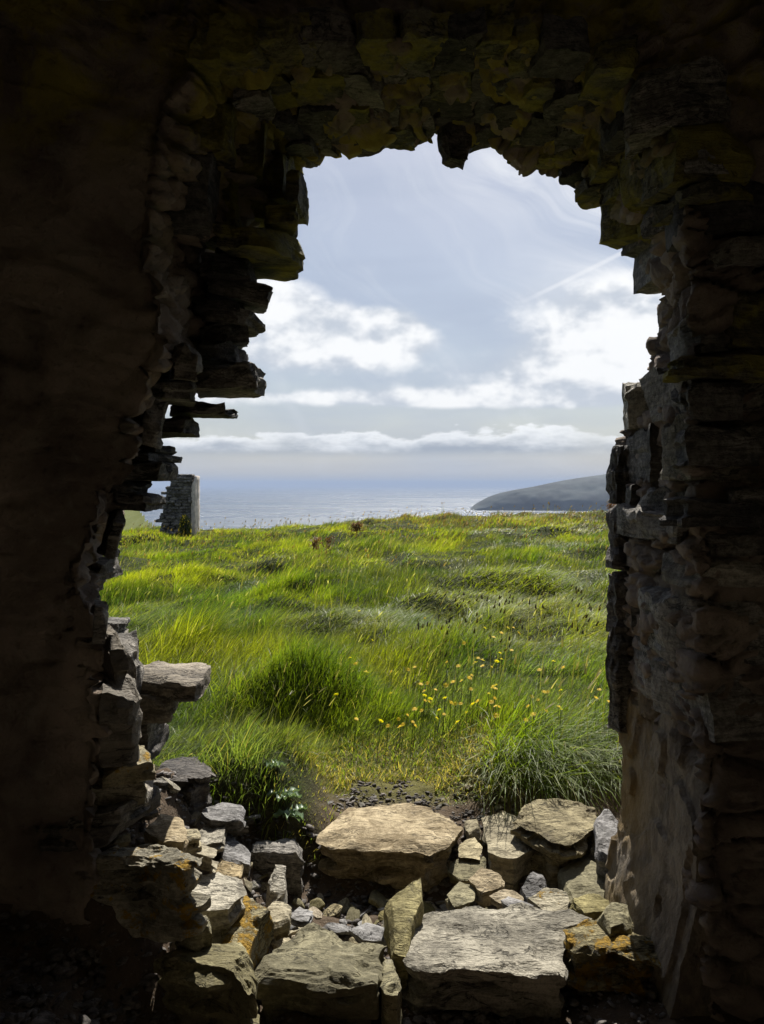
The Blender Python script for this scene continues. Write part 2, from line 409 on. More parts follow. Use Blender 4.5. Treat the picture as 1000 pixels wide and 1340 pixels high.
def height(x, y):
    x = np.asarray(x, float); y = np.asarray(y, float)
    n = fbm(x * 0.9, y * 0.9, 0.0, 3)
    # indoors: earth floor with a heap of fallen stone in the left corner
    inn = 0.06 + 0.26 * sstep(x, -0.42, -0.78) * sstep(y, 0.5, 1.7) + 0.02 * n + 0.08 * sstep(x, 0.45, 0.9) * sstep(y, 1.2, 1.9)
    # the gap in the wall
    mid = 0.07 + 0.22 * sstep(x, -0.30, -0.60) + 0.22 * sstep(x, -0.58, -0.74) + 0.02 * n + 0.06 * sstep(x, 0.35, 0.75)
    # outside
    bank_l = 0.22 * sstep(x, -0.16, -0.42) * sstep(y, 2.70, 2.84) * sstep(y, 3.75, 3.15)
    bank_r = 0.15 * sstep(x, 0.20, 0.50) * sstep(y, 2.98, 3.30) * sstep(y, 6.0, 4.0)
    far = sstep(y, 5.0, 12.0)
    out = 0.205 + bank_l + bank_r + 0.02 * n
    out = out + 0.28 * bumpf(x, y, -0.46, 4.38, 0.36, 0.20) + 0.12 * bumpf(x, y, -1.35, 5.6, 0.7, 0.5) + 0.10 * bumpf(x, y, 0.15, 5.6, 0.6, 0.4)
    out = out + 0.20 * bumpf(x, y, 1.75, 6.9, 0.9, 0.7) + 0.22 * bumpf(x, y, 1.1, 9.2, 0.9, 0.6) + 0.20 * bumpf(x, y, 3.0, 10.5, 1.2, 0.7)
    out = out + sstep(y, 4.3, 6.5) * (0.17 * fbm(x * 0.42, y * 0.55, 2.0, 2) + 0.17 * fbm(x * 1.05, y * 1.15, 4.0, 2))
    out = out - 0.42 * far * sstep(x, 3.0, -7.0) + 0.14 * sstep(y, 9.0, 24.0) * sstep(x, 1.5, 7.0) - 0.10 * far
    t_in = sstep(y, 2.05, 1.88); t_out = sstep(y, 2.62, 2.95)
    h = mid * (1 - t_in) * (1 - t_out) + inn * t_in + out * t_out
    # the brow, then the drop to the sea; further left a field runs on behind
    yb = 27.5 + 1.2 * np.sin(x * 0.33) + 100.0 * sstep(x / np.maximum(y, 20), -0.285, -0.325)
    drop = np.maximum(y - yb, 0)
    h = h - 0.02 * np.minimum(drop, 4) ** 2 - 0.9 * np.maximum(drop - 4, 0)
    field = sstep(x / np.maximum(y, 20), -0.285, -0.325) * sstep(y, 28, 40)
    h = h + field * (-3.0 + 1.25 * sstep(y, 45, 110) + 0.3 * fbm(x * 0.05, y * 0.05, 1.0, 3))
    return np.maximum(h, -84.0)

def build_ground():
    def axis(parts):
        out = []
        for a, b, st in parts:
            out.append(np.arange(a, b - 1e-6, st))
        out.append([parts[-1][1]])
        return np.concatenate(out)
    xs = axis([(-90, -40, 2.5), (-40, -12, 0.8), (-12, -3, 0.25), (-3, -1.2, 0.08), (-1.2, 1.3, 0.022), (1.3, 3, 0.08), (3, 12, 0.25), (12, 40, 0.8), (40, 90, 2.5)])
    ys = axis([(-3.4, 1.0, 0.12), (1.0, 3.6, 0.022), (3.6, 7, 0.05), (7, 14, 0.12), (14, 32, 0.25), (32, 60, 1.0), (60, 240, 6.0)])
    X, Y = np.meshgrid(xs, ys, indexing='ij')
    Z = height(X, Y)
    near = sstep(Y, 4.2, 3.2) * sstep(np.abs(X), 2.5, 1.5)
    Z = Z + near * 0.012 * fbm(X * 14, Y * 14, 3.0, 3)
    v = np.stack([X, Y, Z], -1).reshape(-1, 3)
    soil = np.array([0.115, 0.085, 0.06]); turf = np.array([0.035, 0.045, 0.012]); fieldc = np.array([0.10, 0.115, 0.035]); straw = np.array([0.13, 0.12, 0.04])
    g = sstep(Y, 3.05, 3.4)[..., None]
    path = (sstep(Y, 3.9, 3.6) * sstep(Y, 3.05, 3.3) * sstep(np.abs(X - 0.06), 0.48, 0.30))[..., None]
    cl = soil * (1 - g) + turf * g
    bk = (sstep(X, -0.16, -0.34) * sstep(Y, 2.72, 2.9))[..., None]
    cl = cl * (1 - bk) + turf * bk
    cl = cl * (1 - path) + straw * path
    fl = sstep(Y, 1.9, 1.4)[..., None]
    cl = cl * (1 - fl) + np.array([0.05, 0.042, 0.034]) * fl  # floor darkened near the slabs so less light bounces onto their fronts
    fl = sstep(Y, 1.35, 1.1)[..., None]
    cl = cl * (1 - fl) + np.array([0.34, 0.30, 0.24]) * fl  # unseen floor made pale to bounce sunlight up to the lintel
    ff = sstep(Y, 32, 40)[..., None]
    cl = cl * (1 - ff) + fieldc * ff
    me = mesh_np('ground', v, grid_quads(len(xs), len(ys)), cols=cl.reshape(-1, 3))
    tag(link('ground', me, M['ground']), kind='structure')
build_ground()

def ground_hit(px, py, dz=0.0):
    """where the line of sight meets the ground (plus dz)"""
    d = np.arange(2.2, 60, 0.02)
    x = (px - 500) / F * d; z = EYE - (py - HOR) / F * d
    k = np.argmax(z < height(x, d) + dz)
    return float(x[k]), float(d[k])

# ------------------------------------------------------------------ sea and headland
def water_material():
    m = bpy.data.materials.new('sea_water'); m.use_nodes = True
    t = NT(m.node_tree)
    ob = t.n('ShaderNodeTexCoord').outputs['Object']
    n1_ = t.noise(t.scalev(ob, (0.012, 0.03, 1)), 1.0, 6, 0.6, 0.5)
    n2_ = t.noise(t.scalev(ob, (0.10, 0.16, 1)), 1.0, 6, 0.7, 0.2)
    n3_ = t.noise(t.scalev(ob, (0.0012, 0.004, 1)), 1.0, 4, 0.55, 0.6)
    hgt = t.m('ADD', n2_, t.m('MULTIPLY', n1_, 3.0))
    bp = t.n('ShaderNodeBump', inp={'Strength': 1.0, 'Distance': 2.0, 'Height': hgt})
    b = t.n('ShaderNodeBsdfPrincipled', inp={'Base Color': rgba((0.012, 0.032, 0.06)), 'Roughness': t.m('ADD', 0.05, t.m('MULTIPLY', n3_, 0.45)), 'IOR': 1.33, 'Normal': bp.outputs[0]})
    o = t.n('ShaderNodeOutputMaterial'); t.t.links.new(b.outputs[0], o.inputs[0])
    return m
SEA = -80.0
def build_sea():
    r = np.array([0.0, 200, 600, 1500, 3500, 8000, 16000, 30000]); na = 96
    a = np.linspace(0, 2 * np.pi, na, endpoint=False)
    v = [[0, 0, SEA]]
    for rr in r[1:]:
        v += [[rr * math.cos(t), rr * math.sin(t), SEA] for t in a]
    tris = [[0, 1 + i, 1 + (i + 1) % na] for i in range(na)]
    quads = []
    for k in range(len(r) - 2):
        o = 1 + k * na
        quads += [[o + i, o + na + i, o + na + (i + 1) % na, o + (i + 1) % na] for i in range(na)]
    me = mesh_np('sea', v, quads, tris, smooth=False)
    tag(link('sea', me, water_material()), kind='structure')
build_sea()

def build_headland():
    D = 2500.0
    prof = [(612, 672), (620, 661), (628, 656), (640, 650), (655, 645), (675, 641), (700, 637), (725, 632), (750, 627.5), (775, 624), (800, 621), (860, 612), (960, 606), (1100, 604), (1400, 608)]
    px = np.array([(p[0] - 500) / F * D for p in prof]); pz = np.array([EYE - (p[1] - HOR) / F * D for p in prof])
    xs = np.linspace(px[0] - 5, px[-1], 260); ts = np.linspace(-1, 1, 60)
    X, T = np.meshgrid(xs, ts, indexing='ij')
    crest = np.interp(X, px, pz)
    wd = 60 + 340 * sstep(X, px[0], px[0] + 700)
    prof_t = np.clip(1 - np.abs(T) ** 1.6, 0, 1)
    cliff = sstep(np.abs(T), 1.0, 0.86)
    Z = SEA - 3 + (crest - SEA + 3) * np.minimum(prof_t ** 0.7, 1) * (0.35 + 0.65 * cliff) * (cliff ** 0.2)
    Y = D + 250 * sstep(X, px[0], px[0] + 900) + T * wd
    Z = Z + cliff * sstep(X, px[0] + 5, px[0] + 60) * 6.0 * fbm(X * 0.014, Y * 0.016, 1.0, 5) * (1 - prof_t ** 4)
    X2 = X + 10 * fbm(Y * 0.02, Z * 0.05, 3.0, 3) * (1 - cliff)
    me = mesh_np('headland', np.stack([X2, Y, Z], -1).reshape(-1, 3), grid_quads(len(xs), len(ts)))
    tag(link('headland', me, M['headland']), kind='structure')
    # a paler hill farther along the coast
    D2 = 6200.0
    hx = np.linspace((700 - 500) / F * D2, (1500 - 500) / F * D2, 120); tt = np.linspace(-1, 1, 30)
    X, T = np.meshgrid(hx, tt, indexing='ij')
    pp = np.array([(700, 648), (720, 636), (740, 630), (765, 624.5), (785, 622), (805, 621), (900, 620.5), (1500, 626)])
    cr = np.interp(X, (pp[:, 0] - 500) / F * D2, EYE - (pp[:, 1] - HOR) / F * D2)
    Z = SEA - 3 + (cr - SEA + 3) * (1 - np.abs(T) ** 2.2) + 4 * fbm(X * 0.006, T * 3, 2.0, 3) * (1 - T * T)
    me = mesh_np('far_hill', np.stack([X, D2 + T * 900, Z], -1).reshape(-1, 3), grid_quads(120, 30))
    tag(link('far_hill', me, M['headland']), kind='structure')
build_headland()

# ------------------------------------------------------------------ stones
def resample(poly, n):
    """n points round the outline, its corners kept"""
    poly = np.asarray(poly, float); nx = np.roll(poly, -1, 0)
    ln = np.linalg.norm(nx - poly, axis=1); k = np.maximum(1, np.floor(ln / ln.sum() * n).astype(int))
    while k.sum() > n: k[np.argmax(k)] -= 1
    while k.sum() < n: k[np.argmax(ln / k)] += 1
    return np.concatenate([poly[i] + (nx[i] - poly[i]) * (np.arange(k[i]) / k[i])[:, None] for i in range(len(poly))])

def ccw(poly):
    poly = np.asarray(poly, float)
    x, y = poly[:, 0], poly[:, 1]
    return poly if np.sum(x * np.roll(y, -1) - y * np.roll(x, -1)) > 0 else poly[::-1]

def stone_mesh(poly, thick, seed, na=64, nr=8, nz=7, strata=0.015, rough=0.004, taper=0.0, terrace=0.10, grad=(0, 0), edge=0.012, top_wave=0.012, layers=None, cuts=4, cut=0.16):
    """A split slab: its plan is poly (local x, y), its top lies at z = thick, layered sides run down to z = 0"""
    poly = ccw(poly); sd = seed * 3.77
    b = resample(poly, na); c = b.mean(0)
    dirs = b - c; R = np.linalg.norm(dirs, axis=1, keepdims=True); dirs = dirs / np.maximum(R, 1e-6)
    size = float(R.mean())
    b = b + dirs * (edge * fbm(b[:, 0] * 22, b[:, 1] * 22, sd, 4))[:, None]
    layers = layers or max(2, int(round(thick / 0.030)))
    V = []
    V.append(np.array([[c[0], c[1], thick]]))
    for k in range(1, nr + 1):
        r = (k / nr) ** 0.75
        p = c + (b - c) * r
        V.append(np.column_stack([p, np.full(na, thick)]))
    for k in range(1, nz + 1):
        w_ = k / nz
        li = np.floor(w_ * layers + 0.45 * vnoise(b[:, 0] * 9, b[:, 1] * 9, sd + 3) - 0.02)
        off = strata * (hash01(li, seed) - 0.55) * 1.6 + strata * vnoise(b[:, 0] * 14 + li * 5.1, b[:, 1] * 14, sd + li * 2.3) * 1.2
        off = off - taper * w_ * size
        p = b + dirs * off[:, None]
        V.append(np.column_stack([p, np.full(na, thick * (1 - w_))]))
    for k in (0.6, 0.25):
        p = c + (V[-1][:, :2] - c) * k
        V.append(np.column_stack([p, np.zeros(na)]))
    V.append(np.array([[c[0], c[1], 0.0]]))
    v = np.concatenate(V)
    ntop = 1 + na * nr
    x, y = v[:ntop, 0], v[:ntop, 1]
    rr = np.concatenate([[0], np.repeat([(k / nr) ** 0.75 for k in range(1, nr + 1)], na)])
    tn = 0.55 * fbm(x * 5 / max(size * 4, 0.3), y * 9 / max(size * 4, 0.3), sd, 3) + 0.75 * rr ** 2
    st = sum(sstep(tn, th, th + 0.09) for th in (0.42, 0.62, 0.80, 0.97))
    dzt = -terrace * thick * st * 0.55 + top_wave * fbm(x * 7, y * 7, sd + 9, 3)
    v[:ntop, 2] += dzt
    rim = dzt[-na:]
    for k in range(nz):
        a = ntop + k * na
        v[a:a + na, 2] += rim * (1 - (k + 1) / nz)
    rc = np.random.default_rng(seed + 4000)
    ctr = np.array([c[0], c[1], thick * 0.5])
    for _ in range(cuts):
        ph = rc.uniform(0, 2 * np.pi); zz_ = rc.choice([0.0, rc.uniform(0.3, 1.1), rc.uniform(-0.6, 0.2)])
        nn = np.array([np.cos(ph), np.sin(ph), zz_]); nn /= np.linalg.norm(nn)
        dd_ = (v - ctr) @ nn
        ex = np.maximum(dd_ - dd_.max() * (1 - cut * rc.uniform(0.4, 1.6)), 0)
        v = v - ex[:, None] * nn
    frac = np.clip(v[:, 2] / max(thick, 1e-5), 0, 1.2)
    v[:, 2] += frac * (grad[0] * (v[:, 0] - c[0]) + grad[1] * (v[:, 1] - c[1]))
    for ax, ph in ((0, 0), (1, 31), (2, 57)):
        v[:, ax] += rough * fbm(v[:, 0] * 26 + ph, v[:, 1] * 26 + sd, v[:, 2] * 40, 3)
    quads, tris = [], []
    i = np.arange(na); j = (i + 1) % na
    tris.append(np.stack([np.zeros(na, int), 1 + i, 1 + j], -1))
    nring = nr + nz + 2
    for k in range(nring - 1):
        o = 1 + k * na
        quads.append(np.stack([o + i, o + na + i, o + na + j, o + j], -1))
    last = 1 + (nring - 1) * na
    tris.append(np.stack([last + i, np.full(na, last + na), last + j], -1))
    return v, np.concatenate(quads), np.concatenate(tris)

def add_stone(name, poly_world, z_top, thick, seed, mat, parent=None, rot=(0, 0, 0), **kw):
    poly = np.asarray(poly_world, float); c = poly.mean(0)
    v, q, t = stone_mesh(poly - c, thick, seed, **kw)
    me = mesh_np(name, v, q, t, sharp=math.radians(20))
    return link(name, me, M[mat], parent, (c[0], c[1], z_top - thick), rot)

def px_poly(pts, z0, grad=(0, 0), yref=2.3):
    out = []
    for px, py in pts:
        u, vv = (px - 500) / F, (py - HOR) / F
        d = (EYE - z0 + grad[1] * yref) / (vv + grad[0] * u + grad[1])
        out.append((u * d, d))
    return out

def box_poly(x0, x1, y0, y1, seed, jag=0.12):
    r = np.random.default_rng(seed)
    wx, wy = x1 - x0, y1 - y0; m = min(wx, wy)
    pts = [(x0, y0), (x0 + wx * r.uniform(.3, .7), y0), (x1, y0), (x1, y0 + wy * r.uniform(.3, .7)), (x1, y1), (x0 + wx * r.uniform(.3, .7), y1), (x0, y1), (x0, y0 + wy * r.uniform(.3, .7))]
    return [(p[0] + r.normal() * jag * m * 0.6, p[1] + r.normal() * jag * m * 0.6) for p in pts]

# ------------------------------------------------------------------ the broken doorway wall
D_IN, D_OUT = 1.95, 2.55
inner_L = [(112, 1437), (112, 1110), (120, 1000), (132, 960), (122, 880), (118, 800), (100, 760), (122, 700), (118, 660), (168, 610), (160, 560), (182, 500), (212, 440), (212, 375), (188, 330), (198, 215), (215, 130)]
inner_T = [(215, 130), (262, 75), (400, 60), (560, 55), (700, 58), (815, 85), (872, 160)]
inner_R = [(872, 160), (895, 260), (900, 340), (905, 480), (912, 640), (918, 800), (925, 950), (930, 1225), (925, 1437)]
outer_L = [(130, 1248), (118, 1060), (140, 990), (150, 900), (122, 800), (95, 755), (118, 700), (150, 665), (165, 640), (178, 600), (155, 590), (170, 560), (185, 540), (215, 520), (240, 480), (275, 440), (272, 400), (270, 345), (300, 312), (368, 300), (385, 260), (392, 214)]
outer_T = [(392, 214), (410, 205), (428, 210), (452, 192), (485, 186), (512, 193), (548, 186), (562, 190), (577, 158), (604, 172), (628, 180), (662, 186), (672, 205), (692, 212), (700, 222), (722, 232), (752, 230), (764, 262), (790, 268)]
outer_R = [(790, 268), (802, 305), (848, 338), (850, 372), (872, 384), (876, 430), (858, 455), (852, 512), (830, 522), (818, 570), (815, 620), (813, 760), (818, 860), (850, 960), (865, 1100), (875, 1248)]

def seg(pts, d, n, last):
    p = np.array([[P(a, b, d)[0], P(a, b, d)[2]] for a, b in pts])
    s = np.concatenate([[0], np.cumsum(np.linalg.norm(np.diff(p, axis=0), axis=1))])
    t = np.linspace(0, s[-1], n, endpoint=last)
    return np.stack([np.interp(t, s, p[:, 0]), np.interp(t, s, p[:, 1])], -1)
NL, NTP, NR = 330, 300, 330
Ci = np.concatenate([seg(inner_L, D_IN, NL, False), seg(inner_T, D_IN, NTP, False), seg(inner_R, D_IN, NR, True)])
Co = np.concatenate([seg(outer_L, D_OUT, NL, False), seg(outer_T, D_OUT, NTP, False), seg(outer_R, D_OUT, NR, True)])

wall = empty('ruined_wall', (0, 2.25, 0))
tag(wall, 'thick dark rubble stone wall broken through by the ragged doorway we look out of', 'wall')

def build_core():
    XL, XR, ZB, ZT = -2.6, 2.6, -0.15, 3.3
    def rim(n0, n1_, n2_):
        a = np.stack([np.full(n0, XL), np.linspace(ZB, ZT, n0, endpoint=False)], -1)
        b = np.stack([np.linspace(XL, XR, n1_, endpoint=False), np.full(n1_, ZT)], -1)
        c = np.stack([np.full(n2_, XR), np.linspace(ZT, ZB, n2_)], -1)
        return np.concatenate([a, b, c])
    Rm = rim(NL, NTP, NR)
    rings = []
    for k in np.linspace(1, 0, 44)[:-1]:                     # inner face, rim towards the opening
        f = k ** 1.7
        q = Ci * (1 - f) + Rm * f
        rings.append(np.column_stack([q[:, 0], np.full(len(q), D_IN), q[:, 1]]))
    for s in np.linspace(0, 1, 48):                           # reveal
        ss = s
        q = Ci * (1 - ss) + Co * ss
        rings.append(np.column_stack([q[:, 0], np.full(len(q), D_IN + (D_OUT - D_IN) * s), q[:, 1]]))
    for k in np.linspace(0, 1, 12)[1:]:
        f = k ** 1.7
        q = Co * (1 - f) + Rm * f
        rings.append(np.column_stack([q[:, 0], np.full(len(q), D_OUT), q[:, 1]]))
    G = np.stack(rings, 1)                                    # (nt, nrings, 3)
    nt, nr_ = G.shape[:2]
    du = np.gradient(G, axis=0); dv = np.gradient(G, axis=1)
    N = np.cross(du, dv); N /= np.maximum(np.linalg.norm(N, axis=-1, keepdims=True), 1e-9)
    # smooth normals a little so the corners do not tear
    for _ in range(6):
        N[1:-1, 1:-1] = (N[1:-1, 1:-1] * 2 + N[:-2, 1:-1] + N[2:, 1:-1] + N[1:-1, :-2] + N[1:-1, 2:]) / 6
    N /= np.maximum(np.linalg.norm(N, axis=-1, keepdims=True), 1e-9)
    # which way is out of the stone: towards the eye on the inner face
    if N[NL // 2, 10, 1] > 0: N = -N
    x, y, z = G[..., 0], G[..., 1], G[..., 2]
    wx = x + 0.03 * fbm(x * 6, y * 6, z * 6, 2); wz = z + 0.03 * fbm(x * 6 + 50, y * 6, z * 6, 2)
    f1, f2, cid = worley(wx / 0.20, y / 0.20, wz / 0.10, 3)
    blk = sstep(f2 - f1, 0.0, 0.16) * (0.4 + 0.6 * hash01(cid, 2)) + 0.25 * (hash01(cid, 9) - 0.5)
    f1, f2, cid = worley(wx / 0.075, y / 0.075, wz / 0.045, 8)
    sm = sstep(f2 - f1, 0.0, 0.2) * (0.3 + 0.7 * hash01(cid, 4))
    ring = np.arange(nr_)[None, :]
    plaster = (sstep(x, -0.45, -0.55) * (ring < 43)) * 0.85            # the left inner face still carries its render
    amp = (1 - plaster)
    disp = amp * (0.055 * (blk - 0.5) + 0.022 * (sm - 0.4)) + 0.016 * fbm(x * 9, y * 9, z * 9, 4) + 0.03 * plaster * fbm(x * 2.2, y, z * 2.2, 3) - 0.022 * plaster * sstep(fbm(x * 3.5, y, z * 4.5, 4), 0.18, 0.26)
    G = G + N * disp[..., None]
    me = mesh_np('masonry', G.reshape(-1, 3) - np.array([0, 2.25, 0]), grid_quads(nt, nr_))
    link('masonry', me, M['core'], wall)
build_core()

def wall_stone(px0, px1, py0, py1, d, depth, mat, seed, rot=(0, 0, 0), name='stone', **kw):
    """stone whose near face fills that rectangle of the photograph at distance d"""
    x0, _, zt = P(px0, py0, d); x1, _, zb = P(px1, py1, d)
    if px1 < 450: x1 = (px1 - 500) / F * (d + 0.85 * depth)
    kw.setdefault('na', 56); kw.setdefault('nr', 6); kw.setdefault('nz', 8); kw.setdefault('strata', 0.012); kw.setdefault('cuts', 5); kw.setdefault('cut', 0.15)
    o = add_stone(name, box_poly(x0, x1, d, d + depth, seed), zt, zt - zb, seed, mat, None, rot, **kw)
    o.location.y -= 2.25; o.parent = wall
    return o

LEFT = [  # the toothed left jamb, from the top down
    (285, 388, 288, 322, 2.16, .36, 'wall_moss', (0.0, 0.06, 0)), (340, 392, 262, 292, 2.22, .30, 'wall_moss', (0, 0, 0.1)), (375, 402, 215, 262, 2.28, .25, 'wall_moss', (0, 0, 0)),
    (272, 350, 316, 336, 2.3, .24, 'wall_dark', (0, 0.05, 0)), (255, 335, 330, 358, 2.25, .28, 'wall_dark', (0, 0, 0.1)), (262, 349, 358, 386, 2.3, .22, 'wall', (0.05, 0.22, 0.15)), (250, 326, 386, 404, 2.28, .26, 'wall_dark', (0, 0.05, 0)),
    (262, 338, 404, 420, 2.3, .25, 'wall', (0, 0.10, 0)), (250, 333, 419, 446, 2.32, .24, 'wall', (0.1, -0.15, 0.1)), (245, 322, 444, 472, 2.3, .24, 'wall_dark', (0, 0, 0)),
    (240, 345, 472, 507, 2.22, .28, 'wall', (0, -0.03, 0.05)), (215, 262, 448, 492, 2.04, .16, 'wall', (0.1, 0.1, 0.3)), (190, 262, 490, 520, 2.1, .26, 'wall', (0, 0.05, 0.2)),
    (205, 313, 526, 540, 2.32, .22, 'wall_dark', (0, 0.02, 0)), (180, 261, 543, 567, 2.25, .24, 'wall_dark', (0, -0.04, 0.1)), (165, 215, 520, 580, 2.05, .2, 'wall', (0.1, 0.2, 0.3)),
    (150, 228, 580, 592, 2.18, .28, 'wall_dark', (0, 0, 0.1)), (150, 233, 591, 603, 2.16, .28, 'wall', (0, 0, -0.1)), (120, 240, 603, 629, 2.12, .3, 'wall', (0, -0.02, 0)),
    (110, 200, 629, 645, 2.12, .28, 'wall_dark', (0, 0, 0)), (105, 216, 643, 668, 2.16, .26, 'wall_dark', (0, 0.05, 0.15)), (122, 156, 672, 728, 2.1, .14, 'wall', (0.1, 0.25, 0.4)),
    (85, 163, 735, 752, 2.15, .24, 'wall', (0, 0.02, 0.1)), (80, 156, 750, 766, 2.12, .24, 'wall', (0, -0.1, 0)), (70, 128, 764, 792, 2.05, .3, 'wall_dark', (0, 0, 0)),
    (85, 150, 790, 838, 2.0, .3, 'wall', (0.1, 0.05, 0.5)), (120, 170, 820, 832, 2.45, .18, 'wall', (0, 0, 0)), (120, 172, 837, 846, 2.45, .18, 'wall', (0, 0, 0.1)),
    (105, 166, 838, 905, 2.04, .28, 'wall_lit', (0.05, 0.0, 0.55)), (125, 190, 846, 920, 2.3, .2, 'wall', (0.05, -0.06, 0.3)),
    (150, 292, 889, 914, 2.35, .30, 'mid', (0, 0.05, -0.05)), (150, 240, 914, 948, 2.33, .26, 'mid', (0, 0.0, 0.1)), (150, 215, 950, 985, 2.36, .24, 'wall', (0, 0, 0.1)), (140, 210, 983, 1010, 2.36, .26, 'wall_dark', (0, 0, 0)),
    (95, 192, 905, 1005, 1.98, .30, 'wall_lit', (0.0, 0.04, 0.45)), (90, 196, 1003, 1032, 2.0, .28, 'lichen_some', (0, 0.05, 0.4)), (85, 198, 1030, 1062, 2.0, .28, 'tan', (0, 0.08, 0.35)), (70, 206, 1060, 1084, 1.99, .3, 'wall', (0, 0, 0.2)), (50, 206, 1082, 1112, 1.97, .34, 'wall_dark', (0, 0, 0.1)),
]
for k, (a, b_, c_, d_, dd, dp, mt, rt) in enumerate(LEFT):
    wall_stone(a, b_, c_, d_, dd, dp, mt, 100 + k, rt, strata=0.011, edge=0.006, rough=0.003, cuts=7, cut=0.15)

# right jamb: courses of rough blocks, two or three deep through the wall
def right_courses():
    r = np.random.default_rng(77)
    z = 0.86; k = 0
    while z < 2.28:
        h = r.uniform(0.08, 0.21)
        zc = z + h / 2
        xi = np.interp(zc, Ci[NL + NTP:, 1][::-1], Ci[NL + NTP:, 0][::-1]); xo = np.interp(zc, Co[NL + NTP:, 1][::-1], Co[NL + NTP:, 0][::-1])
        y = D_IN - 0.02
        while y < D_OUT - 0.06:
            L = min(r.uniform(0.16, 0.46), D_OUT + 0.02 - y)
            if D_OUT - y - L < 0.1: L = D_OUT + 0.02 - y
            s = (y + L / 2 - D_IN) / (D_OUT - D_IN)
            xs_ = xi * (1 - s) + xo * s
            pro = r.uniform(-0.015, 0.018)
            hh = h * r.uniform(0.85, 1.02)
            x0 = xs_ - pro - 0.012; x1 = xs_ + 0.22
            mt = ('wall', 'wall', 'wall_dark', 'grey', 'wall')[r.integers(5)] if zc < 2.05 else ('wall_moss', 'wall', 'wall_dark')[r.integers(3)]
            o = add_stone('stone', box_poly(x0, x1, y + 0.006, y + L - 0.006, 300 + k, 0.14), z + hh, hh, 300 + k, mt, None,
                          (r.normal() * 0.03, r.normal() * 0.05, r.normal() * 0.09), na=56, nr=6, nz=9, strata=0.004, edge=0.003, rough=0.0035, cuts=8, cut=0.17)
            o.location.y -= 2.25; o.parent = wall
            k += 1; y += L
        z += h
right_courses()
# a ledge stone, upright slabs on the outer corner, and blocks standing out of the inner face
for k, a in enumerate([(872, 960, 664, 712, 2.02, .40, 'wall', (0, 0.02, 0)), (806, 840, 585, 660, 2.46, .10, 'wall_dark', (0, 0, 0)), (803, 836, 660, 745, 2.50, .07, 'wall_dark', (0, 0, 0)),
                       (806, 838, 745, 830, 2.50, .07, 'wall_dark', (0, 0, 0)), (806, 840, 828, 960, 2.47, .09, 'wall', (0, 0, 0)),
                       (955, 1030, 385, 455, 1.9, .1, 'wall_moss', (0, 0.1, 0)), (945, 1020, 310, 345, 1.9, .1, 'wall', (0, -0.1, 0)), (885, 955, 195, 228, 1.9, .12, 'wall', (0, 0.1, 0)),
                       (885, 1010, 465, 495, 1.9, .12, 'wall_moss', (0, 0.05, 0)), (900, 1010, 655, 690, 1.9, .12, 'wall_dark', (0, 0, 0)), (960, 1030, 636, 660, 1.89, .1, 'wall', (0, 0.05, 0)),
                       (905, 1000, 560, 610, 1.9, .12, 'wall', (0, 0, 0)), (910, 980, 500, 550, 1.91, .12, 'wall_dark', (0, 0, 0))]):
    wall_stone(*a[:7], 500 + k, a[7])

# crumbling arch: mossy stones bedded flat over the opening
def arch_stones():
    r = np.random.default_rng(31)
    k = 0
    T_i = Ci[NL - 40:NL + NTP + 30]; T_o = Co[NL - 40:NL + NTP + 30]
    n = len(T_i)
    for s in (0.08, 0.36, 0.64, 0.9):
        i = 0
        while i < n - 6:
            w_ = int(r.integers(14, 34)); j = min(n - 1, i + w_)
            a = T_i[i] * (1 - s) + T_o[i] * s; b = T_i[j] * (1 - s) + T_o[j] * s
            m = (a + b) / 2; L = max(0.05, np.linalg.norm(b - a))
            th = r.uniform(0.05, 0.10)
            yc = D_IN + (D_OUT - D_IN) * s
            steep = abs(b[1] - a[1]) > abs(b[0] - a[0])
            if steep:
                if s < 0.3 and m[0] < 0:
                    i = j; continue
                x0, x1 = m[0] - 0.10, m[0] + 0.10; zt = m[1] + L / 2; tk = L
                sgn = 1 if m[0] > 0 else -1
                x0 += sgn * 0.075; x1 += sgn * 0.075
            else:
                x0, x1 = m[0] - L / 2, m[0] + L / 2; zt = m[1] + th - r.uniform(0.004, 0.022); tk = th
            mt = ('wall_moss', 'wall_moss', 'wall_dark', 'wall')[r.integers(4)]
            o = add_stone('lintel_stone', box_poly(x0, x1, yc - 0.10, yc + 0.085, 600 + k, 0.16), zt, tk, 600 + k, mt, None,
                          (r.normal() * 0.06, r.normal() * 0.06, r.normal() * 0.12), na=48, nr=5, nz=6, strata=0.006, edge=0.006, rough=0.005, cuts=7, cut=0.2)
            o.location.y -= 2.25; o.parent = wall
            i = j; k += 1
arch_stones()
o = wall_stone(577, 617, 128, 205, 2.46, .1, 'wall_dark', 590, (0, 0.04, 0.2), name='hanging_stone', taper=0.25, cuts=8, cut=0.25)
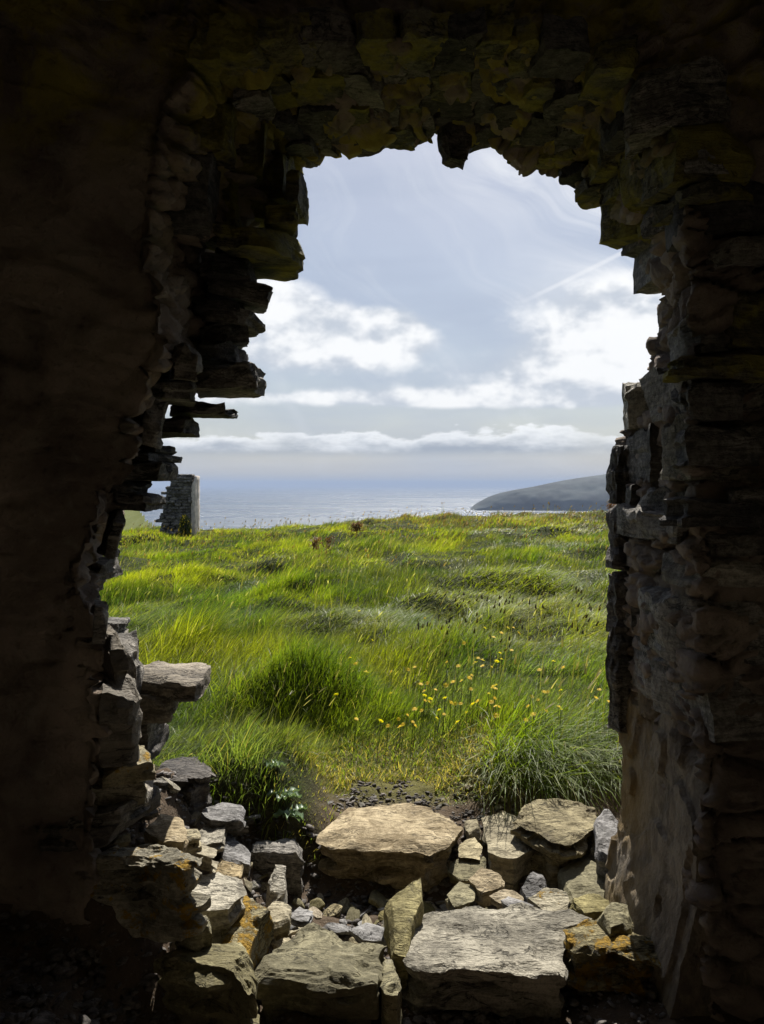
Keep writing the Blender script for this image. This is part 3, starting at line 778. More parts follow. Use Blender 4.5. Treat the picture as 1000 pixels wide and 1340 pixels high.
# the smooth rendered slab at the foot of the right jamb, leaning back a little
def foot_slab():
    ny, nz_ = 70, 110
    yy = np.linspace(0, 0.56, ny); zz = np.linspace(0, 1, nz_)
    Y, T = np.meshgrid(yy, zz, indexing='ij')
    H = 0.80 + 0.10 * np.sin(Y * 7) + 0.10 * vnoise(Y * 9, 0, 0)
    Zb = 0.06
    Z = Zb + T * (H - 0.0)
    X = 0.705 + 0.23 * np.minimum(Z - 0.06, 0.36) + 0.04 * np.maximum(Z - 0.46, 0) - 0.007 * fbm(Y * 4, Z * 4, 0.3, 2) + 0.0035 * fbm(Y * 30, Z * 26, 2.0, 4) + 0.016 * sstep(fbm(Y * 5, Z * 3.5, 7.0, 3), 0.30, 0.33) + 0.04 * sstep(T, 0.85, 1.0) ** 2
    X = X - 0.02 * sstep(Y, 0.1, 0.6)
    V1 = np.stack([X, D_IN + 0.02 + Y, Z], -1)
    V2 = np.stack([np.full_like(X, 1.05), D_IN + 0.02 + Y, Z], -1)
    # closed block: front grid plus a back row on every border
    v = [V1.reshape(-1, 3), V2.reshape(-1, 3)]
    off = ny * nz_
    q = [grid_quads(ny, nz_), grid_quads(ny, nz_)[:, ::-1] + off]
    def strip(ids):
        ids = np.array(ids); return np.stack([ids[:-1], ids[1:], ids[1:] + off, ids[:-1] + off], -1)
    I = np.arange(ny * nz_).reshape(ny, nz_)
    q += [strip(I[0, :]), strip(I[-1, ::-1]), strip(I[:, -1]), strip(I[::-1, 0])]
    c = np.array([0.75, 2.25, 0.4])
    me = mesh_np('rendered_slab', np.concatenate(v) - c, np.concatenate(q), sharp=math.radians(45))
    o = link('rendered_slab', me, M['plaster'], wall, (c[0], c[1] - 2.25, c[2]))
    o['label'] = 'smooth stained render at the foot of the right jamb'
foot_slab()

# the rest of the dark room behind the eye
def slab_box(name, x0, x1, y0, y1, z0, z1):
    v = [(x, y, z) for x in (x0, x1) for y in (y0, y1) for z in (z0, z1)]
    q = [(0, 1, 3, 2), (4, 6, 7, 5), (0, 4, 5, 1), (2, 3, 7, 6), (0, 2, 6, 4), (1, 5, 7, 3)]
    return tag(link(name, mesh_np(name, v, q, smooth=False), M['room']), kind='structure')
slab_box('wall_left', -1.75, -1.25, -3.2, 2.2, -0.2, 2.9)
slab_box('wall_right', 1.45, 1.95, -3.2, 2.2, -0.2, 2.9)
slab_box('wall_back', -1.75, 1.95, -3.65, -3.2, -0.2, 2.9)
slab_box('ceiling', -1.75, 1.95, -3.65, 2.2, 2.75, 3.2)

# ------------------------------------------------------------------ the stones lying in the gap
HERO = [
    # name, polygon of the top in the photograph, top height, thickness, material, grad, label
    ('stone_slab', [(412, 1096), (424, 1074), (446, 1053), (500, 1047), (560, 1052), (592, 1068), (606, 1078), (590, 1104), (562, 1116), (545, 1112), (500, 1111), (455, 1106), (430, 1104)], 0.245, 0.21, 'warm', (0, -0.02),
     'large warm tan slab with a layered front edge, below the bare soil path'),
    ('stone_slab', [(540, 1206), (560, 1190), (600, 1184), (690, 1183), (745, 1192), (775, 1202), (742, 1216), (738, 1276), (650, 1271), (590, 1266), (548, 1266), (533, 1256), (536, 1226)], 0.205, 0.22, 'grey', (0, 0.0),
     'broad pale grey grained slab at the front, beside the orange lichened stone'),
    ('stone_slab', [(360, 1236), (385, 1215), (408, 1200), (425, 1206), (450, 1222), (486, 1228), (506, 1234), (495, 1250), (493, 1284), (440, 1282), (390, 1279), (335, 1274), (345, 1255)], 0.205, 0.22, 'olive', (0, 0.0),
     'broad olive tan slab with a pointed back edge at the front left of the doorway'),
    ('stone_sliver', [(500, 1256), (512, 1248), (526, 1285), (520, 1298), (498, 1294)], 0.19, 0.2, 'olive', (0, 0), 'narrow olive stone sliver wedged between the two broad front slabs'),
    ('stone_wedge', [(505, 1182), (530, 1172), (550, 1163), (552, 1182), (541, 1200), (532, 1228), (514, 1222)], 0.25, 0.2, 'olive', (0.0, 0.35), 'tapering upright olive stone wedge between the front slabs and the trough'),
    ('lichened_stone', [(738, 1214), (760, 1202), (785, 1198), (800, 1196), (823, 1200), (832, 1218), (868, 1236), (840, 1246), (795, 1238), (750, 1232)], 0.245, 0.17, 'lichen', (0.05, 0.1), 'rough block covered in orange lichen by the right jamb foot'),
    ('stone_block', [(788, 1192), (803, 1180), (820, 1184), (822, 1202), (800, 1208)], 0.275, 0.14, 'olive', (0, 0.2), 'small pale upright block behind the orange lichened stone'),
    ('stone_block', [(672, 1072), (688, 1056), (705, 1049), (745, 1050), (778, 1058), (780, 1076), (748, 1096), (722, 1094), (695, 1082)], 0.30, 0.17, 'tan', (0, 0.12), 'squared pale block under the drooping grass on the right'),
    ('stone_slab', [(630, 1070), (655, 1063), (676, 1066), (690, 1092), (706, 1104), (672, 1118), (640, 1112)], 0.235, 0.17, 'tan', (0.0, 0.05), 'tan slab tucked against the squared block under the drooping grass'),
    ('upright_stone', [(780, 1075), (795, 1060), (810, 1070), (815, 1100), (800, 1110), (782, 1100)], 0.31, 0.24, 'slate', (0, 0.2), 'grey upright stone in shade against the right jamb'),
    ('stone_block', [(735, 1140), (752, 1128), (785, 1132), (800, 1150), (790, 1168), (750, 1166)], 0.20, 0.13, 'olive', (0.1, 0.15), 'rounded shaded stone low in the trough near the right jamb'),
    ('stone_block', [(608, 1076), (625, 1072), (629, 1086), (612, 1090)], 0.225, 0.13, 'tan', (0, 0.1), 'small squared stone topping the little stack beside the large warm slab'),
    ('flat_stone', [(600, 1104), (622, 1098), (632, 1108), (628, 1120), (600, 1118)], 0.20, 0.08, 'tan', (0, 0.15), 'flat tan stone second from the top of the little stack'),
    ('flat_stone', [(590, 1128), (612, 1120), (634, 1124), (630, 1142), (598, 1142), (588, 1136)], 0.175, 0.07, 'olive', (0, 0.15), 'flat olive stone third from the top of the little stack'),
    ('flat_stone', [(614, 1150), (632, 1138), (656, 1146), (656, 1158), (632, 1164)], 0.19, 0.08, 'warm', (0, 0.2), 'tilted warm tan stone at the foot of the little stack'),
    ('flat_stone', [(584, 1168), (600, 1158), (622, 1160), (620, 1176), (596, 1182)], 0.165, 0.08, 'olive', (0, 0.2), 'small olive stone just behind the pale grey grained slab'),
    ('flat_stone', [(655, 1180), (668, 1176), (700, 1184), (690, 1190), (668, 1186)], 0.20, 0.025, 'slate', (0, 0), 'thin bluish slate chip lying on the back edge of the pale grey slab'),
    ('flat_stone', [(640, 1172), (660, 1164), (686, 1168), (686, 1180), (655, 1180)], 0.18, 0.08, 'warm', (0, 0.1), 'yellowish stone behind the thin bluish slate chip'),
    ('stone_block', [(690, 1176), (715, 1164), (742, 1170), (746, 1184), (720, 1190)], 0.20, 0.1, 'lichen_some', (0, 0.2), 'ochre stained stone behind the right end of the pale grey slab'),
    ('upright_stone', [(682, 1160), (698, 1148), (713, 1150), (710, 1168), (694, 1172)], 0.19, 0.11, 'slate', (0.1, 0.4), 'grey slate chip standing on edge in the trough'),
    ('flat_stone', [(748, 1178), (770, 1170), (800, 1176), (796, 1188), (765, 1192)], 0.19, 0.09, 'olive', (0, 0.1), 'dull olive flat stone between the ochre stained stone and the right jamb'),
    ('stone_block', [(800, 1170), (815, 1158), (832, 1162), (828, 1176), (808, 1180)], 0.20, 0.09, 'slate', (0, 0.2), 'small grey stone at the inner foot of the right jamb'),
    # left side
    ('lichened_stone', [(284, 1206), (296, 1184), (316, 1170), (340, 1172), (354, 1190), (338, 1206), (322, 1236), (300, 1232)], 0.295, 0.24, 'lichen', (0.0, 0.2), 'upright angular block with bright orange lichen on the left of the gap'),
    ('stone_block', [(226, 1208), (248, 1196), (272, 1194), (276, 1212), (250, 1216)], 0.36, 0.34, 'olive', (0, 0.05), 'squared dark block with a thin sunlit top left of the orange lichened block'),
    ('stone_slab', [(205, 1250), (255, 1236), (305, 1238), (324, 1250), (334, 1290), (300, 1268), (240, 1262)], 0.30, 0.32, 'olive', (0.0, 0.05), 'large dark slab with a mossy rim in the lower left corner'),
    ('layered_stone', [(234, 1172), (252, 1150), (280, 1138), (300, 1146), (318, 1150), (322, 1164), (300, 1182), (262, 1186)], 0.36, 0.13, 'grey', (-0.1, 0.1), 'flaking layered grey stone behind the orange lichened block'),
    ('stone_slab', [(98, 1120), (150, 1104), (205, 1100), (240, 1108), (264, 1118), (258, 1128), (238, 1132), (180, 1124)], 0.545, 0.21, 'lichen_some', (0, 0.0), 'long dark slab with a sunlit lichened top at the foot of the left jamb'),
    ('stone_block', [(186, 1082), (206, 1066), (235, 1072), (246, 1086), (240, 1096), (205, 1096)], 0.52, 0.09, 'warm', (0, 0.1), 'sunlit tan stone lying above the long slab at the left jamb'),
    ('flat_stone', [(240, 1086), (258, 1084), (262, 1096), (246, 1100)], 0.46, 0.06, 'tan', (0, 0), 'small tan chip right of the sunlit stone at the left jamb'),
    ('stone_block', [(290, 1104), (304, 1097), (328, 1112), (326, 1122), (296, 1118)], 0.33, 0.10, 'slate', (-0.15, 0.2), 'blue grey wedge of stone under the left grass bank'),
    ('flat_stone', [(276, 1134), (296, 1122), (318, 1130), (312, 1144), (284, 1148)], 0.31, 0.07, 'warm', (0, 0.1), 'tan flat stone in front of the blue grey wedge'),
    ('flat_stone', [(240, 1106), (262, 1102), (284, 1112), (280, 1122), (256, 1118)], 0.42, 0.06, 'tan', (0, 0), 'tan flat stone touching the right end of the long left slab'),
    ('stone_block', [(330, 1100), (372, 1096), (398, 1100), (398, 1112), (350, 1112), (330, 1110)], 0.25, 0.17, 'wall', (0, 0), 'dark squared block set into the left grass bank below the rosette'),
    ('upright_stone', [(350, 1152), (360, 1140), (374, 1142), (372, 1160), (356, 1166)], 0.27, 0.15, 'grey', (0.1, 0.5), 'pale grey stone on edge below the dark squared block'),
    ('flat_stone', [(348, 1190), (362, 1180), (380, 1186), (378, 1200), (360, 1204)], 0.23, 0.09, 'tan', (0, 0.15), 'tan stone wedged between the orange lichened block and the olive slab'),
    ('flat_stone', [(378, 1200), (392, 1188), (408, 1196), (404, 1206)], 0.19, 0.03, 'slate', (0.1, 0.1), 'pale bluish chip behind the point of the olive slab'),
    ('flat_stone', [(462, 1216), (478, 1208), (512, 1218), (504, 1228), (476, 1226)], 0.165, 0.04, 'slate', (0, 0), 'bluish flat chip behind the right end of the olive slab'),
    ('boulder', [(204, 1010), (216, 990), (245, 984), (272, 996), (276, 1014), (250, 1022), (216, 1022)], 0.50, 0.13, 'wall_dark', (0.0, -0.1), 'brown rounded boulder in shade under the left grass bank'),
    ('flat_stone', [(262, 1062), (290, 1052), (318, 1056), (316, 1070), (280, 1074)], 0.40, 0.06, 'slate', (0, 0.1), 'dark flat slate between the boulder and the left grass bank'),
    ('flat_stone', [(252, 1090), (276, 1078), (296, 1082), (290, 1100), (262, 1102)], 0.37, 0.06, 'grey', (0.1, 0.1), 'grey shaded stone left of the blue grey wedge'),
]
for k, (nm, pts, z0, th, mt, gr, lab) in enumerate(HERO):
    poly = px_poly(pts, z0)
    area = max(p[0] for p in poly) - min(p[0] for p in poly)
    big = area > 0.2
    if not big and nm in ('flat_stone', 'stone_block') and th < 0.11: th *= 0.7
    o = add_stone(nm, poly, z0, th, 20 + k, mt, None, (0, 0, 0), na=150 if big else 60, nr=18 if big else 8, nz=20 if big else 9,
                  strata=0.026 if big else 0.012, edge=0.007 if big else 0.004, rough=0.003, taper=0.20 if big else 0.15, cuts=3, cut=0.07 if big else 0.13, grad=gr, terrace=0.045 if big else 0.03, top_wave=0.006 if big else 0.004)
    tag(o, lab, 'stone')

# smaller rubble filling the trough and the left side, one by one
def rubble():
    r = np.random.default_rng(91)
    variants = []
    for k in range(14):
        n = r.integers(4, 7); a = np.sort(r.uniform(0, 2 * np.pi, n)); a = np.linspace(0, 2 * np.pi, n, endpoint=False) + r.normal(size=n) * 0.25
        rad = r.uniform(0.7, 1.3, n); asp = r.uniform(0.4, 0.85)
        poly = np.stack([np.cos(a) * rad, np.sin(a) * rad * asp], -1) * 0.05
        v, q, t = stone_mesh(poly, r.uniform(0.008, 0.022), 700 + k, na=30, nr=5, nz=4, strata=0.003, edge=0.002, rough=0.0015, terrace=0.15, top_wave=0.002, taper=0.1, cuts=5, cut=0.2)
        variants.append((v, q, t))
    meshes = {}
    regions = [('broken stone chip loose in the trough behind the broad front slabs', 'loose chips in the trough', 130, (-0.34, 0.66), (2.22, 2.66), ('olive', 'slate', 'tan', 'grey', 'olive', 'warm')),
               ('broken stone chip lying loose between the left jamb and the left grass bank', 'loose chips below the left bank', 80, (-0.74, -0.30), (2.06, 2.80), ('olive', 'slate', 'tan', 'mid', 'grey')),
               ('small stone chip bedded in the bare soil path', 'chips in the soil path', 46, (-0.28, 0.52), (2.98, 3.24), ('slate', 'tan', 'grey', 'wall'))]
    for lab, grp, n, xr, yr, mats in regions:
        for i in range(n):
            x, y = r.uniform(*xr), r.uniform(*yr)
            k = int(r.integers(len(variants))); mt = mats[int(r.integers(len(mats)))]
            if (k, mt) not in meshes:
                me = mesh_np('stone_chip', *variants[k], sharp=math.radians(32)); me.materials.append(M[mt]); meshes[(k, mt)] = me
            sc_ = r.uniform(0.4, 1.25) * (0.55 if 'soil' in grp else 1.0)
            o = link('stone_chip', meshes[(k, mt)], None, None, (x, y, float(height(x, y)) - 0.008 + (0.02 * r.random() if 'soil' not in grp else 0)), (r.normal() * 0.32, r.normal() * 0.32, r.uniform(0, 6.28)))
            o.scale = (sc_, sc_, sc_ * r.uniform(0.8, 1.3))
            tag(o, lab, 'stone chip', grp)
rubble()

def path_mask(x, y):
    return sstep(y, 3.90, 3.60) * sstep(np.abs(x - 0.06 + 0.05 * np.sin(y * 3)), 0.46, 0.30)
def turf_ok(x, y):
    """where any grass grows"""
    right = (x > 0.24 + 0.1 * vnoise(y * 5, x * 5, 0)) & (y > 3.12 + 0.05 * vnoise(x * 8, 0, 1))
    left = (x < -0.17 + 0.06 * vnoise(y * 8, 0, 2)) & (y > 2.74 + 0.04 * vnoise(x * 9, 0, 3) + 0.10 * sstep(x, -0.6, -0.8))
    rest = y > 3.36 + 0.08 * vnoise(x * 6, 3, 0)
    return right | left | rest


# gravel and earth crumbs: nobody could count these
def gravel(name, label, n, xr, yr, smin, smax, mat, seed):
    r = np.random.default_rng(seed)
    ico = np.array([[0, 0, 1], [.9, 0, .3], [.3, .85, .35], [-.75, .5, .3], [-.7, -.55, .35], [.3, -.85, .3], [.75, .5, -.35], [-.3, .85, -.3], [-.9, 0, -.3], [-.3, -.85, -.35], [.7, -.5, -.35], [0, 0, -1]])
    fc = np.array([[0, 1, 2], [0, 2, 3], [0, 3, 4], [0, 4, 5], [0, 5, 1], [1, 6, 2], [2, 6, 7], [2, 7, 3], [3, 7, 8], [3, 8, 4], [4, 8, 9], [4, 9, 5], [5, 9, 10], [5, 10, 1], [1, 10, 6], [11, 7, 6], [11, 8, 7], [11, 9, 8], [11, 10, 9], [11, 6, 10]])
    x = r.uniform(*xr, n); y = r.uniform(*yr, n)
    if seed == 2:
        ok = ~turf_ok(x, y); x, y = x[ok], y[ok]; n = len(x)
    s = smin + (smax - smin) * r.random(n) ** 3
    a = r.uniform(0, 6.28, n)
    base = ico[None] * (1 + 0.25 * r.normal(size=(n, 12, 1))) * s[:, None, None] * np.stack([r.uniform(.7, 1.3, n), r.uniform(.6, 1.1, n), r.uniform(.25, .6, n)], -1)[:, None, :]
    ca, sa = np.cos(a)[:, None], np.sin(a)[:, None]
    X = base[..., 0] * ca - base[..., 1] * sa; Y = base[..., 0] * sa + base[..., 1] * ca
    tl = r.normal(size=(n, 1)) * 0.3
    V = np.stack([X + x[:, None], Y + y[:, None], base[..., 2] + X * tl + height(x, y)[:, None] + 0.2 * s[:, None]], -1).reshape(-1, 3)
    T = (fc[None] + (np.arange(n) * 12)[:, None, None]).reshape(-1, 3)
    tag(link(name, mesh_np(name, V, None, T, smooth=False), M[mat]), label, 'gravel', kind='stuff')
gravel('gravel', 'dark gravel and crumbled mortar heaped in the shadowed left corner', 3600, (-1.24, -0.30), (1.15, 1.96), 0.004, 0.024, 'gravel', 1)
gravel('gravel', 'fine grit and slate flakes on the bare soil path', 3200, (-0.45, 0.75), (2.80, 3.42), 0.003, 0.014, 'gravel', 2)
gravel('gravel', 'crumbled stone filling the joints of the threshold', 4200, (-0.75, 0.80), (1.97, 2.85), 0.004, 0.020, 'gravel', 3)

# ------------------------------------------------------------------ grass
def blades(base, length, azim, tilt, bend, width, colr, nseg=3, root_dark=0.55):
    n = len(base)
    up = np.array([0, 0, 1.0])
    d = np.stack([np.cos(azim), np.sin(azim), np.zeros(n)], -1)
    face = azim + np.pi / 2 + rng.normal(size=n) * 0.7
    wv = np.stack([np.cos(face), np.sin(face), np.zeros(n)], -1)
    pts = [base]; p = base.copy()
    for k in range(nseg):
        th = tilt + bend * (k + 0.5) / nseg
        p = p + (length / nseg)[:, None] * (np.sin(th)[:, None] * d + np.cos(th)[:, None] * up)
        pts.append(p)
    V = []; C = []
    for k in range(nseg):
        wd = width * (1 - 0.75 * (k / nseg) ** 1.3) * 0.5
        V.append(pts[k] - wv * wd[:, None]); V.append(pts[k] + wv * wd[:, None])
        C += [colr, colr]
    V.append(pts[nseg]); C.append(colr)
    nv = 2 * nseg + 1
    V = np.stack(V, 1).reshape(-1, 3); C = np.stack(C, 1).reshape(-1, 3)
    o = (np.arange(n) * nv)[:, None]
    Q = np.concatenate([o + np.array([2 * k, 2 * k + 1, 2 * k + 3, 2 * k + 2]) for k in range(nseg - 1)])
    T = o + np.array([2 * nseg - 2, 2 * nseg - 1, 2 * nseg])
    return V, Q, T, C

def grass_colour(x, y, n):
    g1 = np.array([0.104, 0.146, 0.012]); g2 = np.array([0.20, 0.22, 0.017]); g3 = np.array([0.042, 0.092, 0.015]); straw = np.array([0.32, 0.28, 0.12]); silver = np.array([0.17, 0.20, 0.10]); rust = np.array([0.17, 0.10, 0.045])
    a = fbm(x * 0.75, y * 0.6, 5.0, 3) * 0.8 + 0.5 + rng.normal(size=n) * 0.22
    a = np.clip(a, 0, 1)[:, None]
    c = g1 * (1 - a) + g2 * a
    b = np.clip(fbm(x * 1.3 + 7, y * 1.0, 8.0, 3) * 1.0 + 0.12 + rng.normal(size=n) * 0.2, 0, 1)[:, None]
    c = c * (1 - b * 0.75) + g3 * b * 0.75
    s = (rng.random(n) < 0.03 + 0.14 * sstep(vnoise(x * 0.5, y * 0.4, 12.0), 0.1, 0.6) + 0.10 * sstep(y, 13, 24))[:, None]
    c = np.where(s, straw * (0.6 + 0.6 * rng.random((n, 1))), c)
    sv = (sstep(vnoise(x * 1.3, y * 0.9, 21.0), 0.25, 0.6) * 0.6 * rng.random(n) * sstep(y, 8.0, 5.0))[:, None]  # silvery patches: sheen of light put into the blade colour
    c = c * (1 - sv) + silver * sv
    ru = (rng.random(n) < 0.35 * sstep(y, 17, 26) * sstep(x, -3.0, 1.5))[:, None]
    c = np.where(ru, rust * (0.6 + 0.7 * rng.random((n, 1))), c)
    return c * (0.70 + 0.6 * rng.random((n, 1)))

def scatter(y0, y1, dens, xlim, jag=None):
    """clumped scatter in a wedge that opens with distance"""
    n = int(dens * (y1 - y0) * (xlim(y0) + xlim(y1)))
    y = np.sqrt(rng.uniform(y0 ** 2, y1 ** 2, n)); x = rng.uniform(-1, 1, n) * xlim(y)
    # gather half of the blades into clumps
    k = rng.random(n) < 0.6
    cs = 0.05 + 0.010 * y
    f1, f2, cid = worley(x / (cs * 3), y / (cs * 3), np.zeros(n), 5)
    return x, y, hash01(cid, 3), k

def meadow():
    parts = []
    xl = lambda y: 0.42 * y + 0.38
    for (y0, y1, dens, wd, ln) in [(2.70, 4.6, 9000, 0.0034, (0.13, 0.26)), (4.6, 7.5, 5800, 0.0044, (0.12, 0.26)), (7.5, 12, 2600, 0.0068, (0.11, 0.24)), (12, 19, 1120, 0.0100, (0.11, 0.23)), (19, 30, 520, 0.015, (0.11, 0.23))]:
        x, y, ch, ck = scatter(y0, y1, dens, xl)
        ok = turf_ok(x, y)
        pm = path_mask(x, y)
        ok &= ~((pm > 0.5) & (rng.random(len(x)) < 0.35))
        x, y, ch, pm = x[ok], y[ok], ch[ok], pm[ok]
        n = len(x)
        L = rng.uniform(*ln, n) * (0.45 + 1.05 * ch) * (0.85 + 0.35 * vnoise(x * 0.8, y * 0.6, 30.0))
        short = np.maximum(pm, 0) * 0.72
        tus = bumpf(x, y, -0.46, 4.24, 0.40, 0.20)
        nearb = sstep(y, 3.5, 3.0) * (x < 0.1) * 0.15
        fl = bumpf(x, y, 0.45, 4.3, 0.7, 0.6) * 0.5
        rs = bumpf(x, y, -0.345, 2.94, 0.14, 0.13)
        dip = bumpf(x, y, -0.5, 3.8, 0.5, 0.28) * 0.55
        L = L * (1 - dip) * (1 - short) * (1 - nearb) * (1 - 0.75 * rs) * (1 - fl)
        az_ = 0.15 + 0.9 * vnoise(x * 0.7, y * 0.7, 40.0) + rng.normal(size=n) * 0.75          # wind from the left
        # tussock on the right hangs over its bank towards the eye, the left one rolls over its edge
        hang = sstep(y, 3.62, 3.2) * (x > 0.2)
        hl = sstep(y, 3.0, 2.85) * (x < -0.2)
        az_ = np.where(rng.random(n) < np.maximum(hang * 0.85, hl * 0.5), -1.45 + rng.normal(size=n) * 0.6, az_)
        L = L * (1 + 0.45 * hang + 0.35 * tus)
        az_ = np.where(rng.random(n) < tus * 0.7, -1.3 + rng.normal(size=n) * 0.5, az_)
        tilt = np.abs(rng.normal(size=n)) * 0.32 + 0.22 + 0.50 * np.clip(vnoise(x * 0.9, y * 0.7, 50.0), -0.3, 1) + 0.3 * hang
        bend = rng.uniform(0.3, 1.3, n) + 0.7 * hang * rng.random(n) * 2 - 0.2 * hl
        c = grass_colour(x, y, n) * (0.75 + 0.5 * ch)[:, None]
        c = c * (1 - 0.5 * tus)[:, None] + np.array([0.03, 0.065, 0.012]) * 0.5 * tus[:, None]  # dark green tussock; the shade on its front is put into the colour
        dry = (rng.random(n) < 0.45 * pm + 0.25 * nearb)[:, None]
        c = np.where(dry, np.array([0.30, 0.25, 0.10]) * (0.5 + 0.7 * rng.random((n, 1))), c)
        base = np.stack([x, y, height(x, y) - 0.01], -1)
        parts.append(blades(base, L, az_, tilt, bend, wd * rng.uniform(0.7, 1.5, n), c, 3 if y0 < 7 else 2))
    # bent seed stalks, dark ribwort heads and silky flowering stems
    def heads(n, xr, yr, hgt, colr, hl, hw, lean=0.25, sw=0.0022):
        y = np.sqrt(rng.uniform(yr[0] ** 2, yr[1] ** 2, n)); x = rng.uniform(xr[0], xr[1], n)
        if xr[0] < -90: x = rng.uniform(-1, 1, n) * xl(y)
        ok = turf_ok(x, y) & (path_mask(x, y) < 0.3); x, y = x[ok], y[ok]; n = len(x)
        L = rng.uniform(*hgt, n); az_ = 0.1 + rng.normal(size=n) * 0.7; tl = np.abs(rng.normal(size=n)) * lean; bd = rng.uniform(0.0, 0.5, n)
        base = np.stack([x, y, height(x, y)], -1)
        f = 1 + 0.12 * np.maximum(y - 4, 0)
        parts.append(blades(base, L, az_, tl, bd, np.full(n, sw) * 2 * f, np.tile(np.array([0.15, 0.15, 0.05]), (n, 1)), 3))
        d = np.stack([np.cos(az_), np.sin(az_), np.zeros(n)], -1); p = base
        for k in range(3):
            th = tl + bd * (k + 0.5) / 3
            p = p + (L / 3)[:, None] * (np.sin(th)[:, None] * d + np.cos(th)[:, None] * np.array([0, 0, 1.0]))
        c = np.array(colr) * (0.7 + 0.6 * rng.random((n, 1)))
        for q_ in (0.0, 1.57):
            V, Q, T, C = blades(p - 0.3 * hl * np.array([0, 0, 1.0]), np.full(n, hl), az_ + q_ * 0.2, tl + bd, np.full(n, 0.3), hw * f * 1.4, c, 3)
            parts.append((V, Q, T, C))
    # close-cropped turf of the trodden path
    n = 9000; x = rng.uniform(-0.5, 0.62, n); y = rng.uniform(3.25, 4.05, n); ok = turf_ok(x, y); x, y = x[ok], y[ok]; n = len(x)
    dry = (rng.random((n, 1)) < 0.35 + 0.4 * sstep(y, 3.6, 3.3)[:, None])
    c = np.where(dry, np.array([0.30, 0.25, 0.10]), np.array([0.11, 0.15, 0.02])) * (0.6 + 0.7 * rng.random((n, 1)))
    parts.append(blades(np.stack([x, y, height(x, y) - 0.004], -1), rng.uniform(0.02, 0.065, n), rng.uniform(0, 6.28, n), rng.uniform(0.1, 0.9, n), rng.uniform(0.2, 1.2, n), rng.uniform(0.003, 0.006, n), c, 3))
    heads(450, (-99, 0), (4.2, 12), (0.26, 0.46), (0.30, 0.28, 0.16), 0.06, np.full(1, 0.004))
    heads(700, (-99, 0), (11, 29), (0.28, 0.50), (0.20, 0.14, 0.07), 0.08, np.full(1, 0.008))
    heads(150, (0.15, 1.7), (4.1, 6.2), (0.26, 0.42), (0.035, 0.025, 0.015), 0.035, np.full(1, 0.008), 0.18)
    heads(26, (-0.72, -0.25), (2.95, 3.5), (0.22, 0.36), (0.30, 0.27, 0.14), 0.05, np.full(1, 0.0032), 0.35)
    heads(60, (0.3, 1.2), (3.2, 3.7), (0.25, 0.4), (0.34, 0.30, 0.16), 0.06, np.full(1, 0.006), 0.35)
    V, Q, T, C = [], [], [], []; off = 0
    for v, q, t, c in parts:
        V.append(v); Q.append(q + off); T.append(t + off); C.append(c); off += len(v)
    V, Q, T, C = np.concatenate(V), np.concatenate(Q), np.concatenate(T), np.concatenate(C)
    print('grass tris', len(Q) * 2 + len(T))
    tag(link('grass', mesh_np('grass', V, Q, T, smooth=True, cols=C), M['grass']), 'long windblown green meadow grass running to the cliff edge', 'grass', kind='stuff')
meadow()

# ------------------------------------------------------------------ flowers and leafy plants
def flower_meshes():
    n = 11; v = [[0, 0, 0.004]]; t = []
    for i in range(n):
        a = 2 * math.pi * i / n; da = math.pi / n * 0.85; k = len(v)
        v += [[0.006 * math.cos(a - da), 0.006 * math.sin(a - da), 0.003], [0.019 * math.cos(a - da * 0.6), 0.019 * math.sin(a - da * 0.6), 0.007], [0.020 * math.cos(a + da * 0.6), 0.020 * math.sin(a + da * 0.6), 0.006], [0.006 * math.cos(a + da), 0.006 * math.sin(a + da), 0.003]]
        t += [[k, k + 1, k + 2], [k, k + 2, k + 3], [0, k, k + 3]]
    for i in range(8):
        a = 2 * math.pi * i / 8; v.append([0.009 * math.cos(a), 0.009 * math.sin(a), 0.010])
    v.append([0, 0, 0.014]); c = len(v) - 1
    for i in range(8): t.append([c - 8 + i, c - 8 + (i + 1) % 8, c])
    head = mesh_np('flower_head', v, None, t, smooth=False); head.materials.append(M['petal'])
    sv = []; sq = []
    for k in range(5):
        z = -0.19 * (1 - k / 4); dx_ = 0.03 * (1 - k / 4) ** 2 - 0.0
        for i in range(5):
            a = 2 * math.pi * i / 5; sv.append([0.0017 * math.cos(a) - dx_, 0.0017 * math.sin(a), z])
    for k in range(4):
        for i in range(5):
            sq.append([k * 5 + i, k * 5 + (i + 1) % 5, k * 5 + 5 + (i + 1) % 5, k * 5 + 5 + i])
    st = mesh_np('stem', sv, sq); st.materials.append(M['stem'])
    return head, st
HEAD, STEM = flower_meshes()
FL = [(522, 941), (533, 936), (540, 945), (508, 950), (498, 944), (543, 950), (556, 905), (570, 903), (584, 897), (560, 894), (556, 917), (563, 915), (575, 930), (581, 935), (590, 920), (596, 921), (603, 921), (611, 933), (599, 946), (626, 918), (643, 919), (647, 914), (646, 899), (650, 897), (617, 884), (650, 866), (656, 863), (664, 822), (672, 822), (634, 822), (696, 912), (712, 906), (717, 906), (706, 877), (724, 866), (798, 898), (801, 891), (780, 914), (466, 869), (556, 809), (600, 872), (632, 872), (528, 948), (571, 940), (552, 930), (487, 838), (470, 800)]
rr_ = random.Random(4)
for _ in range(46):
    FL.append((min(800, max(440, rr_.gauss(610, 95))), rr_.triangular(800, 955, 925)))
